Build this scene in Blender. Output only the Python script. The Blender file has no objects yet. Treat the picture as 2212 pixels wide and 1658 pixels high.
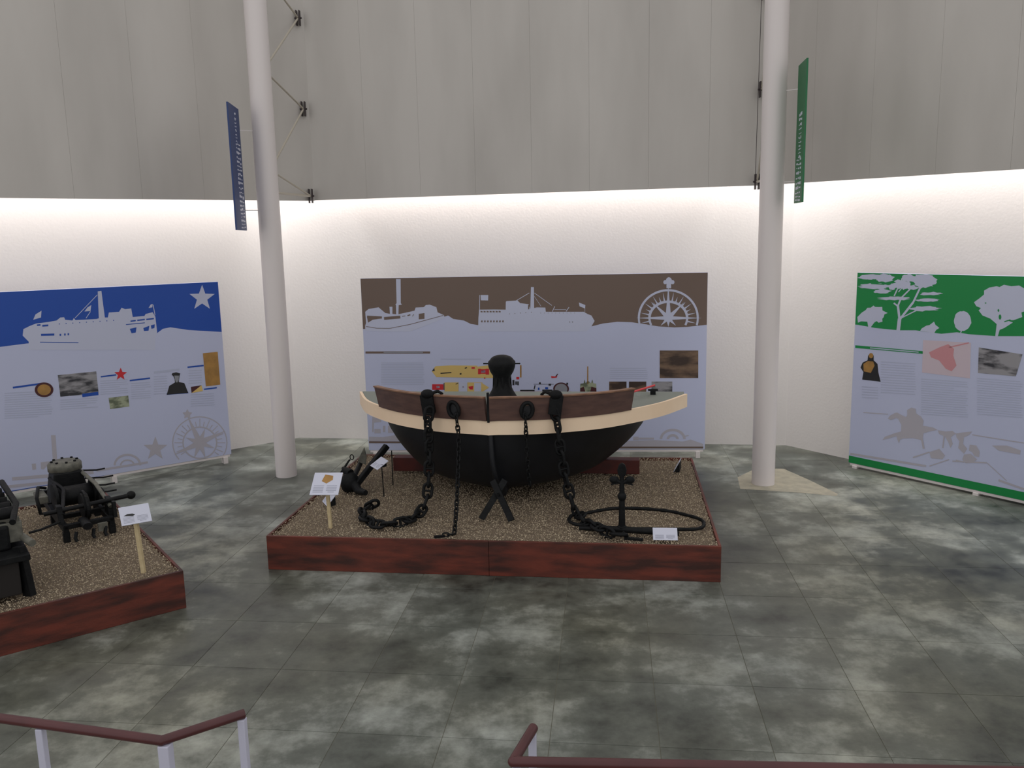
import bpy, bmesh, math, random
from mathutils import Vector, Matrix
import numpy as np
random.seed(4)
S = bpy.context.scene; COL = S.collection
PI = math.pi
# ---------------------------------------------------------------- camera
F, H, PITCH, ROLL = 1850.0, 3.07, math.radians(9.7), math.radians(1.2)
def lvl(d):
    c, s = math.cos(PITCH), math.sin(PITCH)
    return Vector((d[0], d[1]*c + d[2]*s, -d[1]*s + d[2]*c))
def ray(x, y):
    u, v = x-1106, y-829
    return lvl((u*math.cos(ROLL)-v*math.sin(ROLL), F, -(u*math.sin(ROLL)+v*math.cos(ROLL))))
cam = bpy.data.cameras.new('camera'); camo = bpy.data.objects.new('camera', cam); COL.objects.link(camo)
X = lvl((math.cos(ROLL), 0, -math.sin(ROLL))); Y = lvl((math.sin(ROLL), 0, math.cos(ROLL))); Z = X.cross(Y)
M = Matrix((X, Y, Z)).transposed().to_4x4(); M.translation = (0, 0, H); camo.matrix_world = M
cam.sensor_width = 36; cam.lens = 36*F/2212; cam.clip_end = 200
S.camera = camo
# ---------------------------------------------------------------- world, lights, exposure
W = bpy.data.worlds.new('world'); S.world = W; W.use_nodes = True
W.node_tree.nodes['Background'].inputs[0].default_value = (1.0, 0.99, 0.99, 1)
W.node_tree.nodes['Background'].inputs[1].default_value = 0.76
S.view_settings.view_transform = 'Standard'; S.view_settings.look = 'None'
S.view_settings.exposure = 0.0; S.view_settings.gamma = 1; S.view_settings.use_curve_mapping = False
# room plan: white walls, grey sheet walls hung in front of them
WL, WR = Vector((-3.40, 13.31)), Vector((3.98, 12.16))          # corners of the white wall
GL, GR = Vector((-2.82, 12.75)), Vector((3.36, 11.70))          # corners of the grey upper wall
DL = Vector((-math.cos(math.radians(39)), -math.sin(math.radians(39))))
DR = Vector((math.cos(math.radians(55)), -math.sin(math.radians(55))))
COVE = 13.5
def cove(name, a, b, power):
    d = (b-a); L = d.length; n = Vector((-d.y, d.x)).normalized()
    li = bpy.data.lights.new(name, 'AREA'); li.shape = 'RECTANGLE'; li.size = L; li.size_y = 0.30
    li.energy = power*L; li.color = (0.98, 0.99, 1.0)
    o = bpy.data.objects.new(name, li); COL.objects.link(o)
    m = (a+b)/2; o.location = (m.x, m.y, 4.45); o.rotation_euler = (0, 0, math.atan2(d.y, d.x))
    return o
def mid(a, b, t=.5): return a*(1-t)+b*t
cl, cr = mid(WL, GL, .45), mid(WR, GR, .45)
cove('cove_light', cl, cr, COVE)
cove('cove_light', cl+DL*8, cl, COVE)
cove('cove_light', cr, cr+DR*8, COVE)
# ---------------------------------------------------------------- materials
def srgb(r, g, b):
    f = lambda c: (c/255/12.92) if c <= 10 else ((c/255+.055)/1.055)**2.4
    return (f(r), f(g), f(b), 1)
MATS = {}
def mat(name, c, rough=.6, metal=0, spec=.5, c2=None, nscale=6, ndet=4, bump=0, bscale=60, stretch=(1, 1, 1), coord='Object', lo=.35, hi=.65):
    m = bpy.data.materials.new(name); m.use_nodes = True; MATS[name] = m
    nt = m.node_tree; N = nt.nodes; Lk = nt.links; b = N['Principled BSDF']
    b.inputs['Base Color'].default_value = c; b.inputs['Roughness'].default_value = rough
    b.inputs['Metallic'].default_value = metal; b.inputs['Specular IOR Level'].default_value = spec
    if c2 or bump:
        tc = N.new('ShaderNodeTexCoord'); mp = N.new('ShaderNodeMapping'); mp.inputs['Scale'].default_value = stretch
        if coord == 'World':
            g = N.new('ShaderNodeNewGeometry'); Lk.new(g.outputs['Position'], mp.inputs[0])
        else: Lk.new(tc.outputs[coord], mp.inputs[0])
    if c2:
        n = N.new('ShaderNodeTexNoise'); n.inputs['Scale'].default_value = nscale; n.inputs['Detail'].default_value = ndet
        Lk.new(mp.outputs[0], n.inputs['Vector'])
        r = N.new('ShaderNodeValToRGB'); r.color_ramp.elements[0].color = c; r.color_ramp.elements[1].color = c2
        r.color_ramp.elements[0].position = lo; r.color_ramp.elements[1].position = hi
        Lk.new(n.outputs['Fac'], r.inputs[0]); Lk.new(r.outputs[0], b.inputs['Base Color'])
    if bump:
        n = N.new('ShaderNodeTexNoise'); n.inputs['Scale'].default_value = bscale; n.inputs['Detail'].default_value = 3
        Lk.new(mp.outputs[0], n.inputs['Vector'])
        bp = N.new('ShaderNodeBump'); bp.inputs['Strength'].default_value = bump; bp.inputs['Distance'].default_value = .01
        Lk.new(n.outputs['Fac'], bp.inputs['Height']); Lk.new(bp.outputs[0], b.inputs['Normal'])
    return m
def floor_material():
    m = bpy.data.materials.new('polished_slab'); m.use_nodes = True; nt = m.node_tree; N = nt.nodes; Lk = nt.links
    b = N['Principled BSDF']; g = N.new('ShaderNodeNewGeometry')
    def noise(sc, det, rough=.55):
        n = N.new('ShaderNodeTexNoise'); n.inputs['Scale'].default_value = sc; n.inputs['Detail'].default_value = det
        n.inputs['Roughness'].default_value = rough; Lk.new(g.outputs['Position'], n.inputs['Vector']); return n
    n1 = noise(.75, 5); n2 = noise(3.2, 6, .7)
    oi = N.new('ShaderNodeObjectInfo')
    def mth(op, a, b_):
        q = N.new('ShaderNodeMath'); q.operation = op
        for i, v in enumerate((a, b_)):
            if hasattr(v, 'links') or hasattr(v, 'is_linked'): Lk.new(v, q.inputs[i])
            else: q.inputs[i].default_value = v
        return q.outputs[0]
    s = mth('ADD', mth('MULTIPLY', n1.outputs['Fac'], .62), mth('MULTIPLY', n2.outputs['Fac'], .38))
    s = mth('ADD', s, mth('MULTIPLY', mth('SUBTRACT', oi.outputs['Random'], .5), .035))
    # worn, stained tones from dark to pale, spread by noise
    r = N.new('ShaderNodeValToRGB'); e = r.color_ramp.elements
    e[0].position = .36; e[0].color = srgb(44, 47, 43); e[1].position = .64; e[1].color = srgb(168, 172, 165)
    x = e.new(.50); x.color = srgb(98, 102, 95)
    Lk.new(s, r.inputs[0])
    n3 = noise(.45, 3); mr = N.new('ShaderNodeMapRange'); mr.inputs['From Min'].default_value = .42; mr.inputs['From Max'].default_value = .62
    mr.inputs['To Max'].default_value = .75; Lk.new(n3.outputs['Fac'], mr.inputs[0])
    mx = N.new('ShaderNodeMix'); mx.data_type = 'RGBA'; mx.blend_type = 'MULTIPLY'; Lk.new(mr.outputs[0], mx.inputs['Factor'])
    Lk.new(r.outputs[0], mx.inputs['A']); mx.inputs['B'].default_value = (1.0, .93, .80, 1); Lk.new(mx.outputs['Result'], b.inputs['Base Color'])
    rr = N.new('ShaderNodeMapRange'); rr.inputs['From Min'].default_value = .3; rr.inputs['From Max'].default_value = .7
    rr.inputs['To Min'].default_value = .30; rr.inputs['To Max'].default_value = .50
    Lk.new(n2.outputs['Fac'], rr.inputs[0]); Lk.new(rr.outputs[0], b.inputs['Roughness'])
    b.inputs['Specular IOR Level'].default_value = .35
    return m
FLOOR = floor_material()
GROUT = mat('joint_mortar', srgb(112, 110, 96), .8)
LIT_PATCH = mat('pale_lit_floor', srgb(168, 160, 140), .6, c2=srgb(150, 145, 128), nscale=9, coord='World')  # lit floor put into a pale colour
WHITE = mat('white_plaster', srgb(220, 214, 210), .8, bump=.15, bscale=30)
STEEL = mat('white_steel', srgb(222, 214, 212), .38, bump=.05, bscale=8)
SHEET = mat('grey_sheet', srgb(180, 175, 169), .36, 0, .5, c2=srgb(194, 189, 183), nscale=1.3, stretch=(1, 1, .25), coord='World', bump=.12, bscale=3.0)
DARKM = mat('dark_iron', srgb(15, 16, 18), .6, .1, .2, c2=srgb(25, 26, 27), nscale=12, bump=.3, bscale=50)
BRACKET = mat('dark_bracket', srgb(60, 50, 52), .6)
STRUT = mat('strut_cream', srgb(188, 180, 166), .55)
HULL = mat('black_hull_paint', srgb(16, 18, 22), .5, 0, .4, c2=srgb(24, 26, 31), nscale=3)
CREAM = mat('cream_paint', srgb(255, 230, 200), .55, c2=srgb(250, 222, 190), nscale=2)
BULW = mat('brown_bulwark', srgb(84, 62, 58), .5, c2=srgb(102, 76, 68), nscale=5, stretch=(1, 1, 4))
CAPW = mat('bulwark_cap_wood', srgb(150, 112, 88), .55, c2=srgb(125, 92, 72), nscale=9)
DECK = mat('grey_green_deck', srgb(128, 134, 126), .6)
RED = mat('red_paint', srgb(215, 70, 75), .5)
STAIN = mat('red_stained_board', srgb(112, 50, 36), .55, c2=srgb(60, 30, 24), nscale=4, ndet=5, stretch=(.6, .6, 3), coord='World', bump=.1)
BEAMW = mat('dark_red_beam', srgb(92, 30, 22), .6, c2=srgb(62, 22, 18), nscale=4)
BED = mat('gravel_bed', srgb(142, 126, 106), .9, c2=srgb(112, 98, 84), nscale=90, ndet=2, bump=.8, bscale=120, coord='World')
PEB = mat('gravel_pebbles', srgb(136, 120, 98), .75, c2=srgb(206, 190, 164), nscale=70, ndet=0, coord='World', lo=.38, hi=.72)
PINE = mat('pale_pine', srgb(214, 196, 156), .6, c2=srgb(198, 178, 138), nscale=20)
CARD = mat('white_card', srgb(206, 208, 224), .5)
CARDTXT = mat('card_grey_print', srgb(160, 162, 178), .6)
GREYWOOD = mat('weathered_grey_metal', srgb(112, 110, 100), .6, c2=srgb(80, 80, 72), nscale=14, bump=.3)
RAIL = mat('maroon_rail', srgb(86, 42, 44), .4, c2=srgb(74, 36, 38), nscale=5)
RAILW = mat('white_rail_paint', srgb(196, 196, 214), .45)
# prints
BAN_B = mat('banner_navy', srgb(36, 60, 112), .5)
BAN_G = mat('banner_green', srgb(22, 106, 62), .5)
BOARD = mat('board_white', srgb(190, 195, 222), .5)
P_BLUE = mat('print_blue', srgb(16, 72, 166), .45)
P_BROWN = mat('print_brown', srgb(110, 92, 82), .5)
P_GREEN = mat('print_green', srgb(10, 134, 66), .45)
P_LIGHT = mat('print_light', srgb(192, 196, 218), .5)
P_FAINT = mat('print_faint_beige', srgb(178, 174, 184), .5)
P_TEXT = mat('print_text_grey', srgb(178, 184, 208), .5)
P_RED = mat('print_red', srgb(200, 40, 50), .5)
P_YEL = mat('print_yellow', srgb(214, 184, 112), .5)
P_OCH = mat('print_ochre', srgb(176, 132, 68), .5, c2=srgb(150, 112, 60), nscale=8)
P_DARK = mat('print_dark', srgb(34, 34, 36), .5)
P_MAROON = mat('print_maroon', srgb(70, 26, 32), .5)
P_GREY = mat('print_grey', srgb(140, 142, 150), .5)
P_PINK = mat('print_pink', srgb(202, 186, 196), .5)
P_PHOTO = mat('print_photo_sepia', srgb(58, 42, 34), .5, c2=srgb(120, 96, 76), nscale=3, coord='World', stretch=(1, 1, 3), lo=.4, hi=.6)
P_PHOTOG = mat('print_photo_grey', srgb(48, 48, 54), .5, c2=srgb(150, 148, 152), nscale=4, coord='World', stretch=(1, 1, 3), lo=.42, hi=.58)
P_PHOTOV = mat('print_photo_green', srgb(96, 104, 84), .5, c2=srgb(160, 166, 140), nscale=8, coord='World', stretch=(1, 1, 2), lo=.42, hi=.58)
# ---------------------------------------------------------------- mesh helpers
class MB:
    def __init__(s): s.v = []; s.f = []; s.smooth = []
    def add(s, vs, fs, smooth=False):
        o = len(s.v); s.v += [tuple(v) for v in vs]; s.f += [tuple(i+o for i in f) for f in fs]; s.smooth += [smooth]*len(fs); return s
    def box(s, c, d, rz=0, mtx=None, ch=0):
        m = mtx if mtx is not None else (Matrix.Translation(c) @ Matrix.Rotation(rz, 4, 'Z'))
        x, y, z = d[0]/2, d[1]/2, d[2]/2
        if ch:
            vs = []; 
            for (sz, k) in ((-z, 0), (z-ch, 0), (z, ch)):
                for sx, sy in ((-1, -1), (1, -1), (1, 1), (-1, 1)): vs.append(m @ Vector((sx*(x-k), sy*(y-k), sz)))
            fs = [(3, 2, 1, 0), (8, 9, 10, 11)]
            for r in (0, 4):
                for i in range(4): fs.append((r+i, r+(i+1) % 4, r+4+(i+1) % 4, r+4+i))
            return s.add(vs, fs)
        vs = [m @ Vector((sx*x, sy*y, sz*z)) for sz in (-1, 1) for sy in (-1, 1) for sx in (-1, 1)]
        return s.add(vs, [(0, 2, 3, 1), (4, 5, 7, 6), (0, 1, 5, 4), (2, 6, 7, 3), (0, 4, 6, 2), (1, 3, 7, 5)])
    def bar(s, a, b, w, h=None, up=Vector((0, 0, 1))):
        a = Vector(a); b = Vector(b); d = b-a; h = h or w; z = d.normalized()
        x = up.cross(z)
        if x.length < .05: x = Vector((1, 0, 0)).cross(z)
        x.normalize(); y = z.cross(x)
        m = Matrix((x, y, z)).transposed().to_4x4(); m.translation = (a+b)/2
        return s.box(None, (w, h, d.length), mtx=m)
    def tube(s, pts, r, n=10, closed=False, caps=True):
        pts = [Vector(p) for p in pts]; k = len(pts); rs = r if isinstance(r, (list, tuple)) else [r]*k
        vs = []; prev = None
        for i, p in enumerate(pts):
            if closed: t = (pts[(i+1) % k]-pts[i-1]).normalized()
            else: t = (pts[min(i+1, k-1)]-pts[max(i-1, 0)]).normalized()
            if prev is None:
                x = t.cross(Vector((0, 0, 1)))
                if x.length < .1: x = t.cross(Vector((0, 1, 0)))
            else: x = prev - t*prev.dot(t)
            x.normalize(); prev = x; y = t.cross(x)
            for j in range(n):
                a = 2*PI*j/n; vs.append(p+(x*math.cos(a)+y*math.sin(a))*rs[i])
        fs = []
        for i in range(k if closed else k-1):
            for j in range(n):
                a = i*n+j; b = i*n+(j+1) % n; c = ((i+1) % k)*n; fs.append((a, b, c+(j+1) % n, c+j))
        s.add(vs, fs, True)
        if caps and not closed:
            s.add(vs[:n], [tuple(range(n))[::-1]]); s.add(vs[-n:], [tuple(range(n))])
        return s
    def lathe(s, prof, n=24, c=(0, 0, 0), axis=None):
        m = Matrix.Translation(c)
        if axis is not None: m = m @ Vector((0, 0, 1)).rotation_difference(Vector(axis)).to_matrix().to_4x4()
        vs = [m @ Vector((r*math.cos(2*PI*j/n), r*math.sin(2*PI*j/n), z)) for r, z in prof for j in range(n)]
        fs = [(i*n+j, i*n+(j+1) % n, (i+1)*n+(j+1) % n, (i+1)*n+j) for i in range(len(prof)-1) for j in range(n)]
        s.add(vs, fs, True); k = len(vs)-n
        s.add(vs[:n], [tuple(range(n))[::-1]]); s.add(vs[k:], [tuple(range(n))]); return s
    def prism(s, poly, origin, ux, uy, th):
        """polygon in the (ux,uy) plane, thickness th along ux x uy"""
        o = Vector(origin); ux = Vector(ux); uy = Vector(uy); n = ux.cross(uy).normalized(); k = len(poly)
        a = [o+ux*p+uy*q for p, q in poly]; b = [v+n*th for v in a]
        return s.add(a+b, [tuple(range(k))[::-1], tuple(range(k, 2*k))]+[(i, (i+1) % k, k+(i+1) % k, k+i) for i in range(k)])
    def ball(s, c, r, n=10):
        prof = [(max(1e-4, math.sin(PI*i/n)), -math.cos(PI*i/n)) for i in range(n+1)]
        rr = r if isinstance(r, (tuple, list)) else (r, r, r); vs = []; m = n*2
        for q, z in prof:
            for j in range(m): vs.append(Vector(c)+Vector((q*math.cos(2*PI*j/m)*rr[0], q*math.sin(2*PI*j/m)*rr[1], z*rr[2])))
        return s.add(vs, [(i*m+j, i*m+(j+1) % m, (i+1)*m+(j+1) % m, (i+1)*m+j) for i in range(n) for j in range(m)], True)
    def mesh(s, name, m):
        me = bpy.data.meshes.new(name); me.from_pydata(s.v, [], s.f)
        me.polygons.foreach_set('use_smooth', s.smooth); me.materials.append(m); me.update(); return me
    def build(s, name, m, parent=None, loc=None, fix=True, bev=0):
        me = s.mesh(name, m)
        if fix:
            b = bmesh.new(); b.from_mesh(me); bmesh.ops.recalc_face_normals(b, faces=b.faces); b.to_mesh(me); b.free()
        o = bpy.data.objects.new(name, me); COL.objects.link(o)
        if parent is not None: o.parent = parent
        if loc is not None: o.location = loc
        if bev:
            md = o.modifiers.new('bevel', 'BEVEL'); md.width = bev; md.segments = 2; md.limit_method = 'ANGLE'
        return o
def tag(o, label=None, cat=None, group=None, kind=None):
    if label: o['label'] = label
    if cat: o['category'] = cat
    if group: o['group'] = group
    if kind: o['kind'] = kind
    return o
def empty(name, loc, rz=0, label=None, cat=None, group=None, kind=None):
    o = bpy.data.objects.new(name, None); COL.objects.link(o); o.location = loc; o.rotation_euler = (0, 0, rz)
    o.empty_display_size = .1
    return tag(o, label, cat, group, kind)
def part(name, me, parent, loc=(0, 0, 0), rz=0):
    o = bpy.data.objects.new(name, me); COL.objects.link(o); o.parent = parent; o.location = loc; o.rotation_euler = (0, 0, rz); return o
V3 = lambda p, z=0: Vector((p[0], p[1], z))
# ---------------------------------------------------------------- floor of slabs
fl = MB().box((0, 8.0, -.053), (24, 18, .1)).build('floor', GROUT); tag(fl, kind='structure')
FA = math.radians(-6.5); FE = Vector((math.cos(FA), math.sin(FA))); FF = Vector((-math.sin(FA), math.cos(FA)))
FO = Vector((-2.38, 7.81)) + FE*.87 + FF*(-.38)
CW, CD = .672, .762
slab_me = MB().box((0, 0, -.0015), (CW-.004, CD-.004, .003), ch=.001).mesh('slab', FLOOR)
def inside(p):
    n = lambda a, d: (p-a).dot(Vector((-d.y, d.x)))
    c = (WR-WL).normalized()
    return n(WL, c) < .45 and (p-WL).dot(Vector((-DL.y, DL.x))) > -.45 and (p-WR).dot(Vector((-DR.y, DR.x))) < .45
def vis(p):
    q = p.y*.6+.8
    return abs(p.x) < q+.45 and p.y > 4.1 and p.y < 13.6
cnt = 0
for i in range(-14, 18):
    for j in range(-8, 10):
        p = FO+FE*(i+.5)*CW+FF*(j+.5)*CD
        if inside(p) and vis(p) and cnt < 300:
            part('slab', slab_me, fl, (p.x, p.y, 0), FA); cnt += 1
print('slabs', cnt)
# wedge of light on the floor by the right column, painted as pale colour
def flat_patch(poly, z=.0012): return MB().prism(poly, (0, 0, 0), (1, 0, 0), (0, 1, 0), z)
flat_patch([(2.75, 10.05), (3.1, 9.94), (3.45, 9.83), (3.78, 9.68), (3.83, 9.76), (3.70, 10.35), (3.55, 10.9), (3.2, 10.95), (2.85, 10.55)]).build('lit_floor_patch', LIT_PATCH, fl)
# ---------------------------------------------------------------- walls
def wall_box(name, a, b, z0, z1, th, m, kind='structure'):
    d = b-a; n = Vector((-d.y, d.x)).normalized()
    mb = MB(); c = (a+b)/2+n*th/2
    mb.box((c.x, c.y, (z0+z1)/2), (d.length, th, z1-z0), math.atan2(d.y, d.x))
    return tag(mb.build(name, m), kind=kind)
wall_box('wall_back', WL, WR, 0, 4.8, .15, WHITE)
wall_box('wall_left', WL+DL*8.6, WL, 0, 4.8, .15, WHITE)
wall_box('wall_right', WR, WR+DR*8.6, 0, 4.8, .15, WHITE)
# grey sheets: each vertical sheet is a piece of the upper wall
def sheet_wall(name, a, b, za, zb, w, start=0.0):
    d = b-a; L = d.length; t = d.normalized(); n = Vector((-t.y, t.x)); rz = math.atan2(d.y, d.x)
    root = empty(name, (a.x, a.y, za), rz, kind='structure')
    x = start; first = True
    zt = 8.2
    while x < L-.02:
        x1 = min(L, (x+w)); x1 = L if L-x1 < .2 else x1; f0 = x/L; f1 = x1/L
        z0 = (zb-za)*f0; z1 = (zb-za)*f1
        mb = MB(); g = .0007; th = .03; k = random.uniform(-.0006, .0006); ga = 0 if x < .01 else g; gb = 0 if L-x1 < .01 else g
        k = 0 if (ga == 0 or gb == 0) else k
        vs = []
        for (xx, zz) in ((x+ga, z0), (x1-gb, z1)):
            for yy in (k, th+k):
                for top in (0, 1): vs.append((xx, yy, zz if not top else zt-za))
        mb.add(vs, [(0, 4, 5, 1), (2, 3, 7, 6), (0, 1, 3, 2), (4, 6, 7, 5), (0, 2, 6, 4), (1, 5, 7, 3)])
        mb.build('sheet', SHEET, root); x = x1
    # unseen backing, added to stop slot light showing through the seams
    za_ = max(0, zb-za)+.012
    MB().box((L/2, .052, (zt-za+za_)/2), (L, .02, zt-za-za_)).build('added_unseen_backing', WHITE, root)
    return root
sheet_wall('wall_upper_back', GL, GR, 3.662, 3.687, .80, 0)
sheet_wall('wall_upper_left', GL+DL*7.2, GL, 3.643, 3.655, .80, 0)
sheet_wall('wall_upper_right', GR, GR+DR*7.2, 3.687, 3.61, .80, 0)
for nm, p_, q_ in (('trim_4', GL, WL), ('trim_5', GR, WR)):
    c_ = p_+(q_-p_).normalized()*.075
    tag(MB().box((c_.x, c_.y, 5.95), (.10, .05, 4.5), math.atan2(c_.y-p_.y, c_.x-p_.x)+PI/2).build(nm, SHEET), kind='structure')
# cove cover so that the slot is closed above
OL_ = GL+(WL-GL).normalized()*.12; OR_ = GR+(WR-GR).normalized()*.12
for nm, a, b, c, d in (('trim_1', WL, WR, OR_, OL_), ('trim_2', WL+DL*8, WL, OL_, OL_+DL*7.2), ('trim_3', WR, WR+DR*8, OR_+DR*7.2, OR_)):
    nrm = [Vector((p.x, p.y)) for p in (a, b, c, d)]
    tag(MB().prism([(p.x, p.y) for p in nrm], (0, 0, 4.6), (1, 0, 0), (0, 1, 0), .03).build(nm, WHITE), kind='structure')
# ---------------------------------------------------------------- columns with their trusses
def column(cx, cy, label, nodes, cz, side, lab2):
    c = empty('column', (cx, cy, 0), 0, label, 'column', 'white round columns')
    MB().lathe([(.137, 0), (.137, 8.2)], 40).build('shaft', STEEL, c)
    t = empty('wall_truss', (cx, cy, 3.6), 0, lab2, 'truss', 'trusses tying columns to the sheet wall')
    def L(p): return Vector(p)-Vector((cx, cy, 3.6))
    n2 = nodes[0][:2]; dirn = (Vector(n2)-Vector((cx, cy))).normalized()
    surf = lambda z: Vector((cx+dirn.x*.137, cy+dirn.y*.137, z))
    zz = []
    for k, nd in enumerate(nodes):
        zz.append((L(surf(cz[k][0])), L(nd)))
    for k, nd in enumerate(nodes):
        P = L(nd)
        # bracket of two flats and bolt plate on the sheet corner
        for dx in (-.022, .022):
            MB().box((P.x+dx, P.y-.0, P.z), (.012, .07, .20)).build('bracket_flat', BRACKET, t)
        MB().lathe([(.012, -.05), (.012, .05)], 8, P, (1, 0, 0)).build('bolt', BRACKET, t)
        MB().tube([L(surf(cz[k][0])), P], .016, 8).build('strut', STRUT, t) if cz[k][1] else None
    for a, b in cz[-1]:
        MB().tube([L(surf(a)), L(b)], .013, 8).build('strut', STRUT, t)
    # slim tie rods running from node to node
    for dx in ((-.03, .03) if side < 0 else ()):
        MB().tube([L(nodes[0])+Vector((dx, -.02, 0)), L(nodes[-1])+Vector((dx, -.02, 0))], .004, 6).build('tie_rod', BRACKET, t)
    return c
NL = [(-2.85, 12.66, 3.72), (-2.88, 12.66, 4.93), (-2.88, 12.66, 6.15), (-2.88, 12.66, 7.35)]
NR = [(3.30, 11.62, 3.73), (3.33, 11.62, 4.90), (3.33, 11.62, 6.1), (3.33, 11.62, 7.3)]
column(-3.037, 11.09, 'white round steel column left of the boat, blue banner hung on it', NL,
       [(3.70, True), (0, False), (0, False), (0, False), [(3.98, NL[0]), (3.98, NL[1]), (5.20, NL[1]), (5.20, NL[2]), (6.45, NL[2]), (6.45, NL[3])]], 1,
       'cream zigzag truss between left column and grey sheet wall')
column(3.089, 10.26, 'white round steel column right of the boat, green banner hung on it', NR,
       [(3.70, True), (4.90, True), (6.1, True), (7.3, True), [(4.9, NR[0]), (6.1, NR[1]), (7.3, NR[2])]], -1,
       'cream truss nearly edge on behind the right column')
# ---------------------------------------------------------------- hanging banners
def banner(a, b, z0, z1, m, colx, coly, label, txt, face, group='vertical banners on the columns'):
    a = Vector(a); b = Vector(b); d = b-a; L = d.length; t = d.normalized(); n = Vector((-t.y, t.x))*face
    o = empty('banner', (b.x, b.y, z0), 0, label, 'banner', group)
    loc = lambda p, z: Vector((p.x-b.x, p.y-b.y, z-z0))
    c = (a+b)/2
    MB().box(loc(c, (z0+z1)/2), (L, .02, z1-z0), math.atan2(d.y, d.x)).build('banner_board', m, o)
    for z in (z0+.25, z1-.25):
        cc = Vector((colx, coly)); e_ = (cc-b).normalized(); s_ = cc-e_*.135
        MB().bar(loc(b, z), loc(s_, z), .012).build('bracket', STEEL, o)
    # rows of small white unreadable lettering set sideways
    mb = MB()
    for (u0, u1, zt, zb) in txt:
        z = zt
        while z > zb:
            h = random.uniform(.018, .05); w = (u1-u0)
            for k in range(3):
                uu = u0+w*(k+.5)/3+random.uniform(-.1, .1)*w/3; ww = w/3*random.uniform(.4, .95)
                p = a+t*(uu*L)+n*.0112
                hh = h*random.uniform(.25, .8)
                q = loc(p, z-h/2+random.uniform(-.2, .2)*h)
                mb.box(q, (ww*L, .0015, hh), math.atan2(d.y, d.x))
            z -= h+.014
    mb.build('lettering', CARD, o)['kind'] = 'stuff'
    return o
banner((-3.236, 10.35), (-3.30, 10.95), 3.225, 4.69, BAN_B, -3.037, 11.09, 'narrow dark blue banner with white vertical lettering', [(.50, .66, 4.62, 4.28), (.45, .9, 4.26, 3.26)], -1)
banner((3.25, 9.65), (3.312, 10.1), 3.39, 4.906, BAN_G, 3.089, 10.26, 'narrow green banner with white lettering on its lower half', [(.30, .65, 4.38, 3.9), (.2, .85, 3.88, 3.42)], 1)
# ---------------------------------------------------------------- printed display panels
class Panel:
    def __init__(s, name, a, b, label, z0=.12, z1=2.555):
        s.a = Vector(a); s.b = Vector(b); s.t = (s.b-s.a).normalized(); s.n = Vector((s.t.y, -s.t.x)); s.L = (s.b-s.a).length
        s.z0 = z0; s.z1 = z1; s.rz = math.atan2(s.t.y, s.t.x)
        s.o = empty(name, (s.a.x, s.a.y, 0), s.rz, label, 'display panel', 'printed display panels along the walls')
        MB().box((s.L/2, .03, (z0+z1)/2), (s.L, .06, z1-z0)).build('board', BOARD, s.o)
        MB().box((s.L/2, .028, z0-.018), (s.L-.04, .05, .03)).build('bottom_rail', STEEL, s.o)
        for k in (.02, .35, .65, .98):
            MB().box((s.L*k, .03, (z0-.03)/2), (.06, .10, z0-.03)).build('foot', STEEL, s.o)
    def uv(s, x, y):
        r = ray(x, y); t = V3(s.t); n = V3(s.n); o = V3(s.a)
        k = (o-Vector((0, 0, H))).dot(n)/r.dot(n); p = Vector((0, 0, H))+r*k
        return ((p-o).dot(t), p.z)
    def clampuv(s, q): return (min(max(q[0], .002), s.L-.002), min(max(q[1], s.z0+.002), s.z1-.002))
    def poly(s, mb, pts, tr, lay, k=0):
        ox, oy, sc = tr
        q = [s.clampuv(s.uv(ox+x/sc, oy+y/sc)) for x, y in pts]
        yv = -.0006-.0009*lay-.000015*k
        a = [(u, yv, z) for u, z in q]; b = bmesh.new()
        mb.add(a, [tuple(range(len(a)))])
    def decal(s, name, m, polys, tr, lay, label=None):
        joined = name in ('text_block', 'ship_windows', 'porthole_marks', 'heading_text', 'side_view_details', 'deck_plan_dark', 'tree_gaps')
        if joined or name in ('compass_rose', 'faint_steamboat', 'ship_silhouette') or name.startswith('tree_s') or len(polys) == 1 or 'horse' in name:
            mb = MB()
            for k, p in enumerate(polys): s.poly(mb, p, tr, lay, k)
            o = mb.build(name, m, s.o, fix=False)
            if joined: o['kind'] = 'stuff'
            return o
        for p in polys:
            mb = MB(); s.poly(mb, p, tr, lay); o = mb.build(name, m, s.o, fix=False)
        return o
def rect(x0, y0, x1, y1): return [(x0, y0), (x1, y0), (x1, y1), (x0, y1)]
def line(x0, y0, x1, y1, w):
    dx, dy = x1-x0, y1-y0; l = math.hypot(dx, dy); nx, ny = -dy/l*w/2, dx/l*w/2
    return [(x0+nx, y0+ny), (x1+nx, y1+ny), (x1-nx, y1-ny), (x0-nx, y0-ny)]
def star(cx, cy, R, r, n=5, ph=-PI/2, sy=1):
    return [(cx+(R if k % 2 == 0 else r)*math.cos(ph+PI*k/n), cy+sy*(R if k % 2 == 0 else r)*math.sin(ph+PI*k/n)) for k in range(2*n)]
def ell(cx, cy, rx, ry, n=28): return [(cx+rx*math.cos(2*PI*k/n), cy+ry*math.sin(2*PI*k/n)) for k in range(n)]
def arc(cx, cy, rx, ry, w, a0, a1, n=24):
    out = []
    for k in range(n):
        t0 = math.radians(a0+(a1-a0)*k/n); t1 = math.radians(a0+(a1-a0)*(k+1)/n)
        P = lambda t, s_: (cx+(rx+s_)*math.cos(t), cy-(ry+s_)*math.sin(t))
        out.append([P(t0, -w/2), P(t0, w/2), P(t1, w/2), P(t1, -w/2)])
    return out
def lines(x0, y0, x1, y1, n, slope=0, w=3, seed=1):
    rnd = random.Random(seed); out = []
    for k in range(n):
        y = y0+(y1-y0)*(k+.5)/n; xe = x1-(x1-x0)*rnd.choice([0, .02, .05, .3 if k % 4 == 3 else .03])
        out.append(line(x0, y, xe, y+slope*(xe-x0), w))
    return out
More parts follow.
